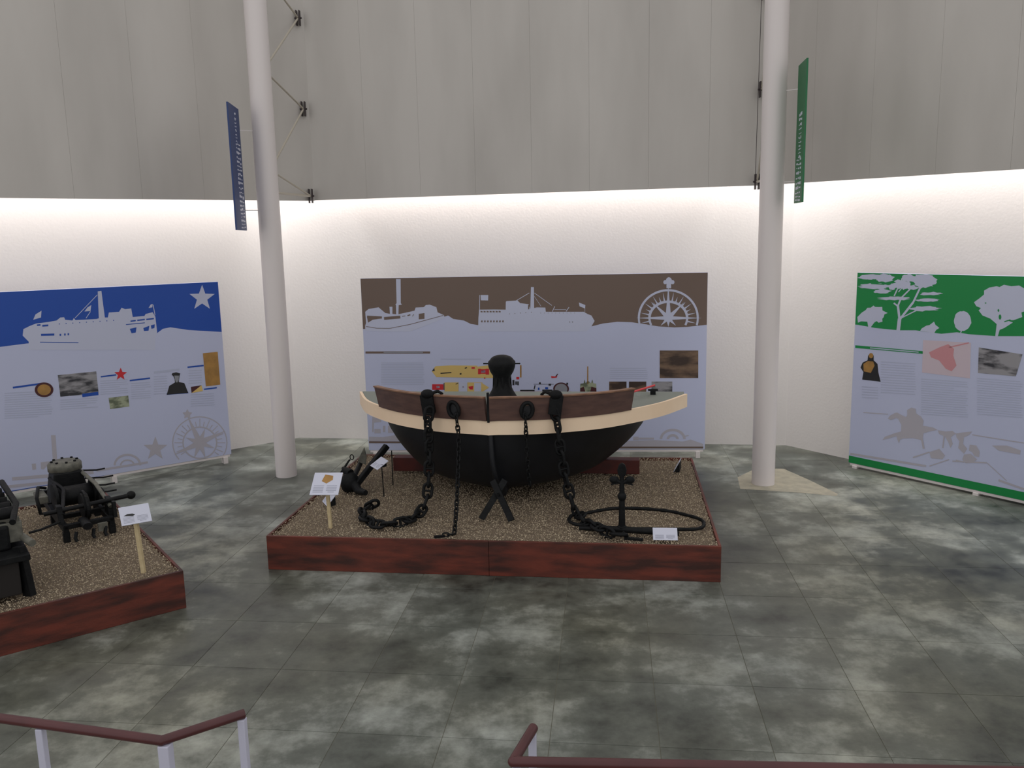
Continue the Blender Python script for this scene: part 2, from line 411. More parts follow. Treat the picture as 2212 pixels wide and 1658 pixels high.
def foliage(cx, cy, rx, ry, n=26, j=.16, seed=0):
    rnd = random.Random(seed)
    return [(cx+rx*(1+rnd.uniform(-j, j))*math.cos(2*PI*k/n), cy+ry*(1+rnd.uniform(-j, j))*math.sin(2*PI*k/n)) for k in range(n)]
# --- blue panel on the left
PB = Panel('info_board', (-7.55, 9.135), (-4.01, 11.85), 'printed info board with blue top, white steamboat and star, left of the boat')
T = (0, 560, 3.07)
top = lambda P: [((P.uv(0, 0)[0]), 0)]
def field(P, name, m, bound, tr, lay=0):
    """coloured top field from the board's top edge down to the wavy boundary"""
    ox, oy, sc = tr
    q = [P.clampuv(P.uv(ox+x/sc, oy+y/sc)) for x, y in bound]
    q = sorted(q, key=lambda v: v[0])
    q = [(.002, q[0][1])]+q+[(P.L-.002, q[-1][1])]
    vs = []; fs = []
    for k, (u, z) in enumerate(q): vs += [(u, -.0006-.0009*lay, z), (u, -.0006-.0009*lay, P.z1-.002)]
    for k in range(len(q)-1): fs.append((2*k, 2*k+2, 2*k+3, 2*k+1))
    return MB().add(vs, fs).build(name, m, P.o, fix=False)
field(PB, 'blue_field', P_BLUE, [(-600, 640), (0, 580), (180, 557), (600, 545), (1020, 510), (1040, 490), (1080, 460), (1130, 450), (1250, 468), (1480, 480)], T)
PB.decal('ship_silhouette', P_LIGHT, [
    [(190, 560), (190, 545), (150, 505), (155, 462), (200, 440), (240, 425), (320, 415), (375, 405), (400, 385), (425, 383), (432, 400), (480, 405), (490, 388), (500, 402), (640, 395), (655, 390), (648, 212), (672, 208), (695, 385), (715, 385), (722, 352), (790, 347), (806, 320), (830, 330), (870, 325), (880, 382), (958, 375), (965, 362), (1012, 350), (1030, 380), (1042, 482), (1030, 520), (1030, 600), (190, 600)],
    [(220, 400), (235, 365), (275, 340), (272, 385)], [(560, 345), (580, 318), (605, 303), (600, 342)], [(985, 322), (1000, 298), (1012, 296), (1010, 318)],
    line(645, 235, 498, 388, 4), line(1015, 300, 1028, 370, 5), line(600, 345, 570, 390, 4)], T, 1)
PB.decal('ship_windows', P_BLUE, [[(860, 460), (905, 450), (900, 485), (872, 490)], [(950, 455), (990, 440), (985, 472), (955, 475)], [(1000, 437), (1026, 430), (1024, 455), (1004, 460)],
    line(865, 410, 900, 405, 9), line(910, 404, 960, 398, 9), line(970, 398, 1020, 392, 9), line(272, 500, 360, 498, 14), line(395, 500, 405, 500, 14), line(425, 498, 435, 498, 14), line(448, 496, 458, 496, 14),
    line(245, 436, 268, 434, 10), line(280, 440, 320, 437, 12), line(265, 548, 520, 552, 5), line(835, 432, 960, 420, 5)]+[line(390+k*45, 428-k*3, 396+k*45, 428-k*3, 6) for k in range(9)], T, 2)
PB.decal('white_star', P_LIGHT, [star(1340, 256, 88, 36)], T, 1)
PB.decal('heading_bars', P_BLUE, [line(85, 850, 285, 822, 12), line(545, 902, 652, 888, 22), line(668, 778, 770, 765, 9), line(860, 803, 995, 787, 10), line(1243, 715, 1350, 703, 10), line(1352, 861, 1438, 850, 9), line(1105, 893, 1248, 882, 10)], T, 2)
PB.decal('medallion_print', P_MAROON, [ell(292, 864, 62, 49)], T, 3); PB.decal('medallion_face', P_OCH, [ell(292, 864, 45, 36)], T, 4)
PB.decal('photo_print', P_PHOTOG, [[(383, 767), (638, 742), (654, 888), (400, 910)]], T, 1)
PB.decal('photo_print', P_PHOTOV, [[(720, 918), (850, 902), (858, 975), (730, 992)]], T, 1)
PB.decal('red_star', P_RED, [star(800, 761, 44, 19)], T, 3)
PB.decal('portrait_print', P_DARK, [[(1105, 897), (1122, 838), (1160, 815), (1158, 795), (1150, 775), (1138, 765), (1142, 754), (1168, 748), (1195, 756), (1190, 772), (1186, 800), (1185, 812), (1222, 820), (1248, 884)]], T, 3)
PB.decal('portrait_face', P_GREY, [[(1155, 770), (1186, 770), (1184, 800), (1176, 815), (1165, 814), (1160, 795)]], T, 4)
PB.decal('ochre_document', P_OCH, [[(1345, 622), (1443, 612), (1460, 830), (1365, 842)]], T, 3)
PB.decal('pennant_dark', P_MAROON, [[(1265, 845), (1336, 834), (1270, 885)]], T, 3); PB.decal('pennant_yellow', P_YEL, [[(1336, 834), (1345, 872), (1270, 885)]], T, 3)
PB.decal('text_block', P_TEXT, lines(30, 880, 350, 1060, 12, -.05, 6, 2)+lines(400, 925, 650, 1000, 5, -.06, 6, 3)+lines(665, 800, 850, 900, 7, -.06, 5, 4)+lines(870, 815, 1000, 930, 8, -.06, 5, 5)+lines(1020, 740, 1190, 760, 1, -.12, 14, 6)+lines(1020, 770, 1110, 900, 8, -.06, 5, 7)+lines(1250, 730, 1340, 830, 6, -.06, 5, 8)+lines(1265, 890, 1425, 980, 6, -.06, 5, 9), T, 1)
wheel = arc(1325, 1215, 180, 172, 7, 0, 360, 36)+arc(1325, 1215, 112, 104, 9, 0, 360, 28)
wheel = [p for p in wheel if max(y for x, y in p) < 1330]
for k in range(32):
    a = 2*PI*k/32
    if 1215-165*math.sin(a) < 1322: wheel.append(line(1325+118*math.cos(a), 1215-110*math.sin(a), 1325+(150 if k % 2 else 168)*math.cos(a), 1215-(142 if k % 2 else 160)*math.sin(a), 5))
for a, R in ((25, 190), (70, 100), (115, 205), (160, 100), (205, 190), (-20, 105), (-70, 110), (250, 110)):
    a = math.radians(a); c, s_ = math.cos(a), math.sin(a); wheel.append([(1325+R*c, 1215-R*s_), (1325+22*s_, 1215+22*c), (1325-22*s_, 1215-22*c)])
PB.decal('compass_rose', P_FAINT, wheel+[star(1242, 1026, 34, 18)], T, 1)
PB.decal('faint_star', P_FAINT, [star(1030, 1255, 82, 34)], T, 2)
PB.decal('faint_steamboat', P_FAINT, [[(338, 1165), (368, 1165), (378, 1325), (350, 1327)], [(210, 1355), (238, 1352), (240, 1392), (215, 1395)], [(270, 1345), (325, 1338), (322, 1360), (290, 1392), (272, 1390)],
    line(80, 1455, 620, 1410, 22), line(20, 1510, 420, 1470, 20), line(640, 1400, 980, 1345, 14)]+arc(845, 1365, 85, 70, 14, 0, 180, 16)+arc(845, 1365, 45, 35, 10, 0, 180, 12), T, 1)
PB.decal('bottom_stripe', P_BLUE, [line(-400, 1618, 690, 1438, 13)], T, 3)
# --- brown panel behind the boat
PM = Panel('info_board', (-2.062, 11.903), (2.655, 11.553), 'printed info board with brown top and white paddle steamers behind the boat')
TA = (760, 560, 5.53); TB = (1160, 560, 5.53); TC = (1080, 740, 4.81)
ba = [(140, 830), (400, 835), (1000, 705), (1090, 690), (1150, 670), (1210, 710), (1340, 730), (1420, 770), (1510, 785), (1800, 790)]
bb = [(0, 790), (600, 800), (650, 800), (790, 765), (960, 745), (1130, 750), (1300, 775), (1450, 800), (1640, 812), (1800, 805), (2040, 780)]
field(PM, 'brown_field', P_BROWN, ba+[(x+2212, y) for x, y in bb], TA)
PM.decal('ship_silhouette', P_LIGHT, [[(160, 790), (170, 760), (160, 625), (200, 592), (320, 572), (400, 640), (455, 650), (450, 565), (485, 565), (485, 650), (530, 655), (528, 545), (520, 540), (535, 522), (528, 235), (583, 235), (585, 522), (598, 540), (560, 547), (557, 655), (750, 612), (762, 575), (860, 570), (885, 545), (930, 540), (1010, 570), (1025, 632), (1100, 665), (1110, 700), (700, 860), (400, 860), (160, 850)]], TA, 1)
PM.decal('ship_windows', P_BROWN, [[(800, 650), (868, 640), (868, 710), (800, 715)], line(182, 684, 360, 694, 26), [(182, 690), (355, 705), (250, 720), (195, 755)], line(385, 705, 580, 688, 34), line(600, 680, 640, 675, 8), line(665, 672, 700, 660, 14), line(725, 680, 740, 655, 8)]+
    [line(x0, y0, x1, y1, 7) for x0, y0, x1, y1 in ((170, 800, 300, 822), (300, 822, 450, 824), (450, 824, 700, 775), (700, 775, 1095, 668))]+
    [line(1538+k*36, 622, 1562+k*36, 626, 16) for k in range(7)]+[line(1545+k*36, 738, 1562+k*36, 742, 22) for k in range(8)]+[rect(2105, 545, 2120, 595)]+[line(1880+k*65, 650-k*5, 1888+k*65, 650-k*5, 8) for k in range(5)], TA, 2)
PM.decal('ship_silhouette', P_LIGHT, [[(1510, 800), (1512, 700), (1520, 600), (1700, 598), (1838, 600), (1840, 505), (1850, 498), (1980, 490), (2010, 522), (2110, 535), (2132, 590), (2140, 330), (2175, 330), (2178, 580), (2212, 573), (2312, 575), (2317, 625), (2772, 625), (2812, 650), (2862, 670), (2900, 735), (2862, 800), (2800, 860), (1510, 860)],
    [(1538, 425), (1630, 425), (1628, 490), (1542, 488)], line(1528, 425, 1526, 600, 7), line(1965, 492, 2120, 400, 7), line(2180, 400, 2390, 550, 6), line(2180, 440, 2260, 560, 4),
    [(2712, 515), (2790, 545), (2787, 587), (2720, 560)], line(2785, 585, 2785, 625, 4), line(2395, 622, 2425, 560, 8), line(2420, 600, 2560, 600, 5), line(2560, 620, 2595, 570, 8)], TA, 1)
PM.decal('porthole_marks', P_GREY, [line(40+k*45, 640, 48+k*45, 640, 8) for k in range(10)]+[line(385, 748, 395, 746, 16), line(418, 748, 430, 746, 16)], TB, 2)
comp = arc(1568, 700, 352, 332, 26, 0, 180, 36)+arc(1568, 700, 225, 195, 30, 0, 180, 28)+arc(1568, 700, 352, 332, 24, -15, 0, 4)+arc(1568, 700, 352, 332, 24, 180, 195, 4)+arc(1568, 700, 225, 200, 26, -25, 0, 4)+arc(1568, 700, 225, 200, 26, 180, 205, 4)
for k in range(-1, 18):
    a = math.radians(k*11.25); R0 = 238; R1 = 335 if k % 2 else 290
    if k in (0, 8, 16): continue
    c, s_ = math.cos(a), math.sin(a)
    comp.append([(1568+R1*c, 700-R1*.94*s_), (1568+R0*c+9*s_, 700-R0*.88*s_+9*c), (1568+R0*c-9*s_, 700-R0*.88*s_-9*c)])
for a, R, w in ((90, 390, 34), (0, 400, 24), (180, 390, 24), (45, 265, 30), (135, 265, 30), (225, 130, 26), (315, 130, 26), (270, 105, 30)):
    a = math.radians(a); c, s_ = math.cos(a), math.sin(a)
    comp.append([(1568+R*c, 700-R*s_), (1568+w*s_, 700+w*c), (1568-w*s_, 700-w*c)])
comp += [ell(1575, 262, 38, 50, 14), ell(1532, 272, 24, 26, 12), ell(1618, 272, 24, 26, 12), rect(1546, 300, 1602, 345)]
PM.decal('compass_rose', P_LIGHT, comp, TB, 3)
PM.decal('heading_bar', P_BROWN, [rect(163, 1098, 935, 1124)], TA, 1); PM.decal('heading_text', P_GREY, lines(380, 1100, 860, 1122, 1, 0, 12, 3), TA, 2)
PM.decal('text_block', P_TEXT, lines(350, 1225, 870, 1500, 14, 0, 9, 11)+lines(1060, 1180, 1560, 1200, 1, 0, 12, 12), TA, 1)
PM.decal('text_block', P_TEXT, lines(870, 1290, 1330, 1430, 6, 0, 9, 13), TB, 1)
PM.decal('deck_plan_yellow', P_YEL, [[(955, 1335), (1000, 1275), (1180, 1265), (1500, 1268), (1500, 1280), (1640, 1262), (1900, 1262), (1900, 1415), (1600, 1415), (1010, 1405)],
    rect(1108, 1468, 1275, 1582), rect(1380, 1468, 1560, 1580), [(1560, 1480), (1640, 1530), (1560, 1580)]], TA, 2)
PM.decal('deck_plan_red', P_RED, [rect(1508, 1305, 1540, 1370), rect(1540, 1310, 1600, 1365), rect(1600, 1305, 1640, 1375), rect(960, 1490, 1095, 1557), [(1390, 1520), (1450, 1510), (1445, 1555), (1410, 1550)], rect(1322, 1515, 1338, 1532), rect(1010, 1575, 1025, 1592), rect(1580, 1408, 1595, 1425), rect(1430, 1285, 1470, 1305)], TA, 3)
PM.decal('deck_plan_white', P_LIGHT, [rect(1278, 1472, 1378, 1578), rect(1462, 1475, 1545, 1575), rect(1545, 1322, 1595, 1352), rect(1010, 1510, 1050, 1535)], TA, 3)
PM.decal('deck_plan_dark', P_DARK, [line(1060, 1360, 1190, 1350, 12), line(1290, 1370, 1310, 1362, 16), [(955, 1335), (985, 1295), (992, 1330)], line(1102, 1475, 1102, 1560, 8), line(1240, 1490, 1270, 1475, 8), line(1350, 1300, 1375, 1290, 12)], TA, 4)
PM.decal('side_view_steamer', P_RED, [[(120, 505), (550, 505), (560, 520), (520, 538), (120, 538)], [(530, 345), (580, 350), (600, 325), (590, 362), (535, 366)], rect(170, 355, 200, 380)], TC, 2)
PM.decal('side_view_details', P_DARK, [rect(210, 488, 360, 502), rect(440, 485, 545, 505), rect(130, 385, 150, 440), rect(160, 400, 175, 435), rect(180, 400, 195, 440), line(355, 480, 365, 440, 10), rect(405, 410, 425, 430), rect(505, 425, 530, 445), rect(690, 415, 708, 435), line(578, 350, 602, 322, 8), line(350, 430, 560, 430, 4)], TC, 3)
PM.decal('side_view_details', P_BLUE, [rect(395, 465, 410, 490), rect(470, 460, 500, 480)], TC, 4)
PM.decal('paddle_wheel', P_MAROON, [ell(635, 478, 82, 66)], TC, 3); PM.decal('paddle_wheel_face', P_GREY, [ell(635, 482, 66, 58)], TC, 4)
PM.decal('mast_print', P_OCH, [rect(208, 232, 224, 360), rect(906, 245, 918, 430), rect(715, 505, 740, 522)], TC, 2)
PM.decal('front_view_steamer', P_PHOTOV, [[(835, 425), (870, 420), (880, 380), (890, 420), (905, 400), (925, 400), (945, 420), (960, 380), (970, 420), (1000, 425), (1003, 515), (832, 515)]], TC, 2)
PM.decal('front_view_hull', P_MAROON, [[(834, 470), (870, 455), (890, 515), (834, 515)], [(935, 515), (950, 455), (1002, 470), (1002, 515)]], TC, 3)
PM.decal('photo_print', P_PHOTO, [rect(1660, 80, 2060, 365)], TC, 2)
for x0, x1, y1 in ((1135, 1315, 495), (1340, 1520, 508), (1575, 1790, 522)): PM.decal('photo_print', P_PHOTO if x0 < 1500 else P_PHOTOG, [rect(x0, 402, x1, y1)], TC, 2)
PM.decal('faint_steamboat', P_FAINT, [[(1330, 1020), (1600, 1010), (1900, 1025), (1980, 1005), (2112, 1050), (2112, 1100), (1250, 1100)], rect(1440, 985, 1600, 1005), [(1385, 975), (1440, 975), (1440, 1010), (1385, 1010)], line(1900, 975, 1960, 962, 10)]+arc(1795, 1000, 122, 95, 26, 0, 180, 18)+arc(1795, 1000, 50, 40, 26, 0, 180, 12), TC, 1)
T7 = (780, 860, 11.84)
PM.decal('faint_steamboat', P_FAINT, [[(200, 980), (560, 990), (930, 930), (1000, 1080), (210, 1090)], [(285, 470), (500, 500), (520, 600), (330, 620), (320, 860), (285, 860)], rect(340, 780, 500, 890), rect(560, 700, 620, 860), rect(690, 700, 860, 880)], T7, 1)
PM.decal('bottom_stripe', P_BROWN, [[(205, 1095), (3000, 1110), (3000, 1150), (205, 1145)]], T7, 2)
PM.decal('bottom_stripe', P_BROWN, [rect(1230, 1078, 2112, 1096)], TC, 2)
# --- green panel on the right
PG = Panel('info_board', (4.414, 10.938), (7.167, 7.117), 'printed info board with green top and white tree silhouettes, right of the boat', z0=.06, z1=2.54)
TD = (1840, 560, 5.946); TE = (1780, 540, 2.81)
field(PG, 'green_field', P_GREEN, [(80, 840), (300, 880), (600, 910), (820, 910), (1000, 935), (1150, 955), (1350, 935), (1500, 960), (1850, 985), (2211, 985), (3300, 1010)], TD)
PG.decal('tree_silhouette', P_LIGHT, [[(80, 812), (72, 740), (130, 682), (180, 650), (200, 622), (245, 620), (280, 592), (300, 610), (345, 612), (392, 610), (395, 655), (462, 688), (420, 705), (410, 742), (392, 762), (395, 800), (345, 812), (320, 792), (290, 810), (242, 875), (215, 880), (200, 800), (120, 795)]], TD, 1)
PG.decal('tree_silhouette', P_LIGHT, [line(596, 920, 615, 760, 46), line(615, 775, 592, 590, 30), line(592, 600, 540, 560, 20), line(592, 600, 640, 480, 22), line(640, 490, 800, 330, 18), line(625, 760, 790, 550, 28), line(790, 550, 885, 350, 24), line(640, 750, 860, 640, 14), line(545, 470, 665, 210, 16), line(600, 420, 760, 220, 12)]+
    [foliage(550, 500, 190, 26, 20, .3, 1), foliage(1010, 440, 130, 20, 20, .3, 2), foliage(980, 524, 150, 20, 20, .3, 3), foliage(950, 632, 185, 30, 24, .3, 4), foliage(930, 275, 150, 92, 30, .18, 5), foliage(300, 345, 200, 34, 26, .25, 6), foliage(240, 225, 150, 36, 24, .2, 7), foliage(420, 240, 130, 50, 26, .2, 8), foliage(390, 410, 110, 30, 22, .25, 9), foliage(640, 320, 110, 60, 24, .3, 10), foliage(730, 240, 100, 46, 24, .2, 11), foliage(520, 350, 60, 40, 20, .3, 12), foliage(760, 360, 90, 26, 20, .3, 15)], TD, 1)
PG.decal('tree_silhouette', P_LIGHT, [[(880, 915), (900, 885), (960, 850), (1000, 842), (1058, 798), (1075, 840), (1125, 880), (1085, 905), (1060, 945)]], TD, 1)
PG.decal('tree_silhouette', P_LIGHT, [foliage(1425, 790, 112, 128, 30, .06, 13), line(1398, 940, 1440, 860, 14)], TD, 1)
PG.decal('tree_silhouette', P_LIGHT, [[(1570, 550), (1640, 500), (1700, 450), (1700, 400), (1770, 360), (1860, 345), (1900, 355), (1955, 325), (2050, 345), (2150, 335), (2300, 420), (2350, 560), (2300, 640), (2180, 680), (2190, 740), (2080, 780), (1990, 780), (2070, 810), (1960, 880), (1900, 905), (1872, 1000), (1842, 1000), (1862, 830), (1780, 760), (1680, 720), (1630, 655), (1660, 625), (1600, 600)]], TD, 1)
PG.decal('tree_gaps', P_GREEN, [ell(1885, 655, 12, 18, 8), ell(1905, 740, 18, 34, 10), ell(1720, 560, 12, 8, 8), line(1960, 800, 2040, 775, 14), line(250, 310, 420, 320, 14), line(115, 262, 270, 270, 18), ell(590, 205, 45, 14, 10), ell(470, 310, 40, 20, 10), line(600, 440, 720, 380, 20)], TD, 2)
PG.decal('heading_bar', P_GREEN, [[(190, 577), (600, 613), (600, 629), (190, 593)]], TE, 2); PG.decal('heading_text', P_TEXT, [line(280, 593, 575, 619, 6)], TE, 3)
PG.decal('portrait_print', P_DARK, [[(232, 785), (240, 740), (222, 712), (235, 682), (265, 668), (268, 640), (285, 623), (302, 640), (302, 668), (325, 690), (330, 740), (344, 798)]], TE, 2)
PG.decal('portrait_coat', P_OCH, [[(242, 735), (240, 690), (268, 672), (300, 676), (308, 700), (285, 745)], ell(286, 640, 14, 16, 12)], TE, 3)
PG.decal('map_print', P_PINK, [[(602, 545), (892, 562), (886, 778), (595, 742)]], TE, 1)
PG.decal('map_region', mat('print_map_red', srgb(200, 140, 146), .5), [[(638, 620), (700, 590), (755, 570), (790, 600), (785, 640), (805, 700), (775, 735), (740, 720), (700, 670), (650, 650)], line(760, 590, 880, 562, 8)], TE, 2)
PG.decal('photo_print', P_PHOTOG, [[(940, 590), (1205, 632), (1165, 765), (935, 745)]], TE, 2)
PG.decal('text_block', P_TEXT, lines(345, 670, 560, 870, 13, .06, 5, 21)+lines(590, 775, 875, 1000, 16, .07, 5, 22)+lines(930, 770, 1205, 1000, 16, .08, 5, 23)+lines(230, 820, 330, 900, 5, .06, 5, 24), TE, 1)
PG.decal('horsemen_silhouette', P_FAINT, [[(388, 1022), (400, 1005), (430, 988), (445, 985), (470, 1000), (498, 1012), (506, 1000), (505, 970), (530, 955), (556, 962), (560, 990), (590, 1010), (605, 1035), (600, 1065), (660, 1075), (690, 1090), (640, 1100), (605, 1110), (600, 1140), (612, 1205), (600, 1205), (590, 1152), (540, 1140), (480, 1142), (462, 1150), (455, 1172), (446, 1150), (440, 1128), (400, 1140), (355, 1152), (370, 1132), (430, 1110), (468, 1100), (470, 1060), (452, 1025), (440, 1018), (405, 1030)],
    [(690, 1092), (740, 1100), (780, 1096), (800, 1112), (770, 1135), (782, 1175), (768, 1200), (755, 1165), (735, 1130), (700, 1115)],
    [(800, 1112), (850, 1105), (900, 1100), (880, 1122), (850, 1135), (845, 1175), (870, 1205), (850, 1235), (815, 1200), (822, 1160), (805, 1135)],
    [(885, 1180), (925, 1185), (945, 1220), (942, 1255), (915, 1250), (900, 1225), (880, 1215)], line(730, 1125, 722, 1200, 8), line(800, 1275, 850, 1285, 8),
    [(850, 1240), (890, 1235), (930, 1270), (900, 1290), (860, 1292), (840, 1270)],
    [(640, 1225), (700, 1205), (735, 1245), (720, 1268), (650, 1262)], line(240, 985, 390, 995, 5), line(540, 1258, 640, 1225, 8), [(1020, 1185), (1110, 1185), (1195, 1215), (1190, 1240), (1060, 1215)], line(900, 1120, 1214, 1170, 6), line(780, 1280, 990, 1290, 8), line(990, 1290, 1110, 1400, 5), line(640, 1310, 760, 1270, 6), line(160, 1235, 620, 1310, 12), line(1060, 1395, 1214, 1450, 12)], TE, 2)
PG.decal('bottom_band', P_GREEN, [[(140, 1243), (1214, 1468), (2500, 1736), (2500, 1800), (1214, 1520), (140, 1284)]], TE, 3)
# ---------------------------------------------------------------- platforms with gravel
def pebbles(n, w, d, z, seed):
    rng = np.random.default_rng(seed)
    base = np.array([(1, 0, 0), (0, 1, 0), (-1, 0, 0), (0, -1, 0), (0, 0, .8), (0, 0, -.8)], float)
    fc = np.array([(0, 1, 4), (1, 2, 4), (2, 3, 4), (3, 0, 4), (1, 0, 5), (2, 1, 5), (3, 2, 5), (0, 3, 5)])
    r = rng.uniform(.0035, .008, n)[:, None, None]; sc = rng.uniform(.7, 1.3, (n, 1, 3)); a = rng.uniform(0, 6.28, n)
    c, s = np.cos(a), np.sin(a); R = np.zeros((n, 3, 3)); R[:, 0, 0] = c; R[:, 0, 1] = -s; R[:, 1, 0] = s; R[:, 1, 1] = c; R[:, 2, 2] = 1
    v = (base[None]*sc*r) @ R
    pos = np.stack([rng.uniform(.03, w-.03, n), rng.uniform(.03, d-.03, n), np.full(n, z)+rng.uniform(-.001, .003, n)], 1)[:, None, :]
    v = (v+pos).reshape(-1, 3); f = (fc[None]+(np.arange(n)*6)[:, None, None]).reshape(-1, 3)
    me = bpy.data.meshes.new('gravel'); me.vertices.add(len(v)); me.vertices.foreach_set('co', v.ravel())
    me.loops.add(len(f)*3); me.loops.foreach_set('vertex_index', f.ravel().astype(np.int32))
    me.polygons.add(len(f)); me.polygons.foreach_set('loop_start', np.arange(0, len(f)*3, 3, dtype=np.int32))
    me.polygons.foreach_set('loop_total', np.full(len(f), 3, dtype=np.int32)); me.update(calc_edges=True); me.validate(); me.materials.append(PEB)
    return me
def platform(org, rz, w, d, h, label, joints, seed):
    o = empty('display_platform', (org[0], org[1], 0), rz, label, 'platform', 'low gravel topped display platforms')
    xs = [0]+joints+[w]
    for a, b in zip(xs[:-1], xs[1:]):
        MB().box(((a+b)/2, .0125, h/2), (b-a-.003, .025, h)).build('front_board', STAIN, o, bev=.003)
        MB().box(((a+b)/2, d-.0125, h/2), (b-a-.003, .025, h)).build('back_board', STAIN, o, bev=.003)
    for x in (.0125, w-.0125): MB().box((x, d/2, h/2), (.025, d-.052, h)).build('side_board', STAIN, o, bev=.003)
    MB().box((w/2, d/2, h/2-.02), (w-.054, d-.054, h-.03)).build('gravel_bed', BED, o)
    g = part('gravel', pebbles(45000, w, d, h-.004, seed), o); g['kind'] = 'stuff'
    return o
PA = math.atan2(-.1255, .9921)
PO = Vector((-2.36, 7.76))
platform(PO, PA, 4.22, 3.10, .335, 'reddish wooden platform topped with gravel under the boat bow', [2.13], 1)
# left platform: its long axis runs down left; origin at its left end
a2 = math.radians(36.5); BE = Vector((-math.cos(a2), -math.sin(a2))); BG = Vector((-math.sin(a2), math.cos(a2)))
BC = Vector((-2.83, 6.93)); W2 = 3.9; BO = BC+BE*W2
platform(BO, a2, W2, 3.0, .335, 'reddish wooden gravel platform under dark machinery at lower left', [W2-2.35], 2)
ZP = .333
Wp = lambda p, q, z=ZP: Vector((PO.x, PO.y, 0))+Vector((.9921*p+.1255*q, -.1255*p+.9921*q, z))   # main platform -> world
Wb = lambda p, q, z=ZP: V3(BC+BE*p+BG*q, z)
# ---------------------------------------------------------------- ship's bow
boat = empty('boat_bow', Wp(0, 0), PA, 'black hulled boat bow with cream guard rail and brown bulwark on platform', 'boat')
Bz = -ZP
def spl(pts, n):
    P = [Vector(p) for p in pts]; P = [P[0]*2-P[1]]+P+[P[-1]*2-P[-2]]; out = []
    m = len(P)-3
    for k in range(n+1):
        t = k/n*m; i = min(int(t), m-1); t -= i; a, b, c, d = P[i:i+4]
        out.append(.5*((2*b)+(c-a)*t+(2*a-5*b+4*c-d)*t*t+(3*b-a-3*c+d)*t*t*t))
    return out
deckL = [(.225, 2.42), (.45, 1.90), (.72, 1.54), (1.03, 1.235), (1.42, .995), (1.70, .90), (2.03, .83)]
deckR = [(2.03, .83), (2.43, .872), (2.75, .965), (3.13, 1.15), (3.45, 1.42), (3.79, 1.80), (4.085, 2.30)]
dl = spl([(a, b, 0) for a, b in deckL], 26); dr = spl([(a, b, 0) for a, b in deckR], 26)
rim = dl[:-1]+[Vector((2.03, .815, 0))]+dr[1:]
DZ = 1.285+Bz
# fascia strip (cream) following the rim
def strip(path, z0, z1, th, zf0=None, zf1=None):
    mb = MB(); vs = []; fs = []; n = len(path)
    for i, p in enumerate(path):
        t = (path[min(i+1, n-1)]-path[max(i-1, 0)]); t = Vector((t.x, t.y, 0)).normalized(); nn = Vector((t.y, -t.x, 0))
        a = z0 if zf0 is None else zf0(i/(n-1)); b = z1 if zf1 is None else zf1(i/(n-1))
        for off in (0, -th):
            for z in (a, b): vs.append(Vector((p.x, p.y, z))+nn*off)
    for i in range(n-1):
        a = i*4; b = a+4
        fs += [(a, b, b+1, a+1), (a+2, a+3, b+3, b+2), (a+1, b+1, b+3, a+3), (a, a+2, b+2, b)]
    fs += [(0, 1, 3, 2), (4*n-4, 4*n-2, 4*n-1, 4*n-3)]
    return mb.add(vs, fs)
strip(rim[:27], DZ-.15, DZ, .03).build('guard_rail_board', CREAM, boat)
strip(rim[26:], DZ-.15, DZ, .03).build('guard_rail_board', CREAM, boat)
# deck plate
dk = MB(); n = len(rim); ins = [Vector((p.x*.985+2.13*.015, p.y+.03, 0)) for p in rim]
back = 2.46
for i in range(n-1):
    a, b = ins[i], ins[i+1]; ya, yb = max(back, a.y+.001), max(back, b.y+.001)
    vs = [(a.x, a.y, DZ-.03), (b.x, b.y, DZ-.03), (b.x, yb, DZ-.03), (a.x, ya, DZ-.03), (a.x, a.y, DZ-.004), (b.x, b.y, DZ-.004), (b.x, yb, DZ-.004), (a.x, ya, DZ-.004)]
    dk.add(vs, [(3, 2, 1, 0), (4, 5, 6, 7), (0, 1, 5, 4), (2, 3, 7, 6)])
dk.build('deck', DECK, boat)
# bulwark planks standing just inside the rim
inner = [Vector((p.x+(2.06-p.x)*.01, p.y+.035, 0)) for p in rim]
bl = [p for p in inner if p.x >= .75 and p.x <= 3.42]
ztop = lambda f: DZ+.232-.012*(2*f-1)**2
half = min(range(len(bl)), key=lambda i: abs(bl[i].x-2.03))
def leaned(path, z0, th, f0, f1, z1=None, name='bulwark_board', m=BULW, lean=-.05):
    mb = MB(); vs = []; n = len(path)
    for i, p in enumerate(path):
        t = path[min(i+1, n-1)]-path[max(i-1, 0)]; t.normalize(); nn = Vector((t.y, -t.x, 0)); f = f0+(f1-f0)*i/(n-1)
        zb = z0 if not callable(z0) else z0(f); zt = ztop(f) if z1 is None else z1(f)
        k0 = (zb-DZ)/.24*lean; k1 = (zt-DZ)/.24*lean
        for off in (0, -th): vs += [Vector((p.x, p.y, zb))-nn*(k0-off*1)*1, Vector((p.x, p.y, zt))-nn*(k1-off)]
    fs = []
    for i in range(n-1):
        a = i*4; b = a+4; fs += [(a, b, b+1, a+1), (a+2, a+3, b+3, b+2), (a+1, b+1, b+3, a+3), (a, a+2, b+2, b)]
    fs += [(0, 1, 3, 2), (4*n-4, 4*n-2, 4*n-1, 4*n-3)]
    return mb.add(vs, fs).build(name, m, boat)
fh = half/(len(bl)-1)
leaned(bl[:half+1], DZ-.004, -.05, 0, fh); leaned(bl[half:], DZ-.004, -.05, fh, 1)
leaned(bl[:half+1], ztop, -.06, 0, fh, lambda f: ztop(f)+.014, 'bulwark_cap', CAPW)
leaned(bl[half:], ztop, -.06, fh, 1, lambda f: ztop(f)+.014, 'bulwark_cap', CAPW)
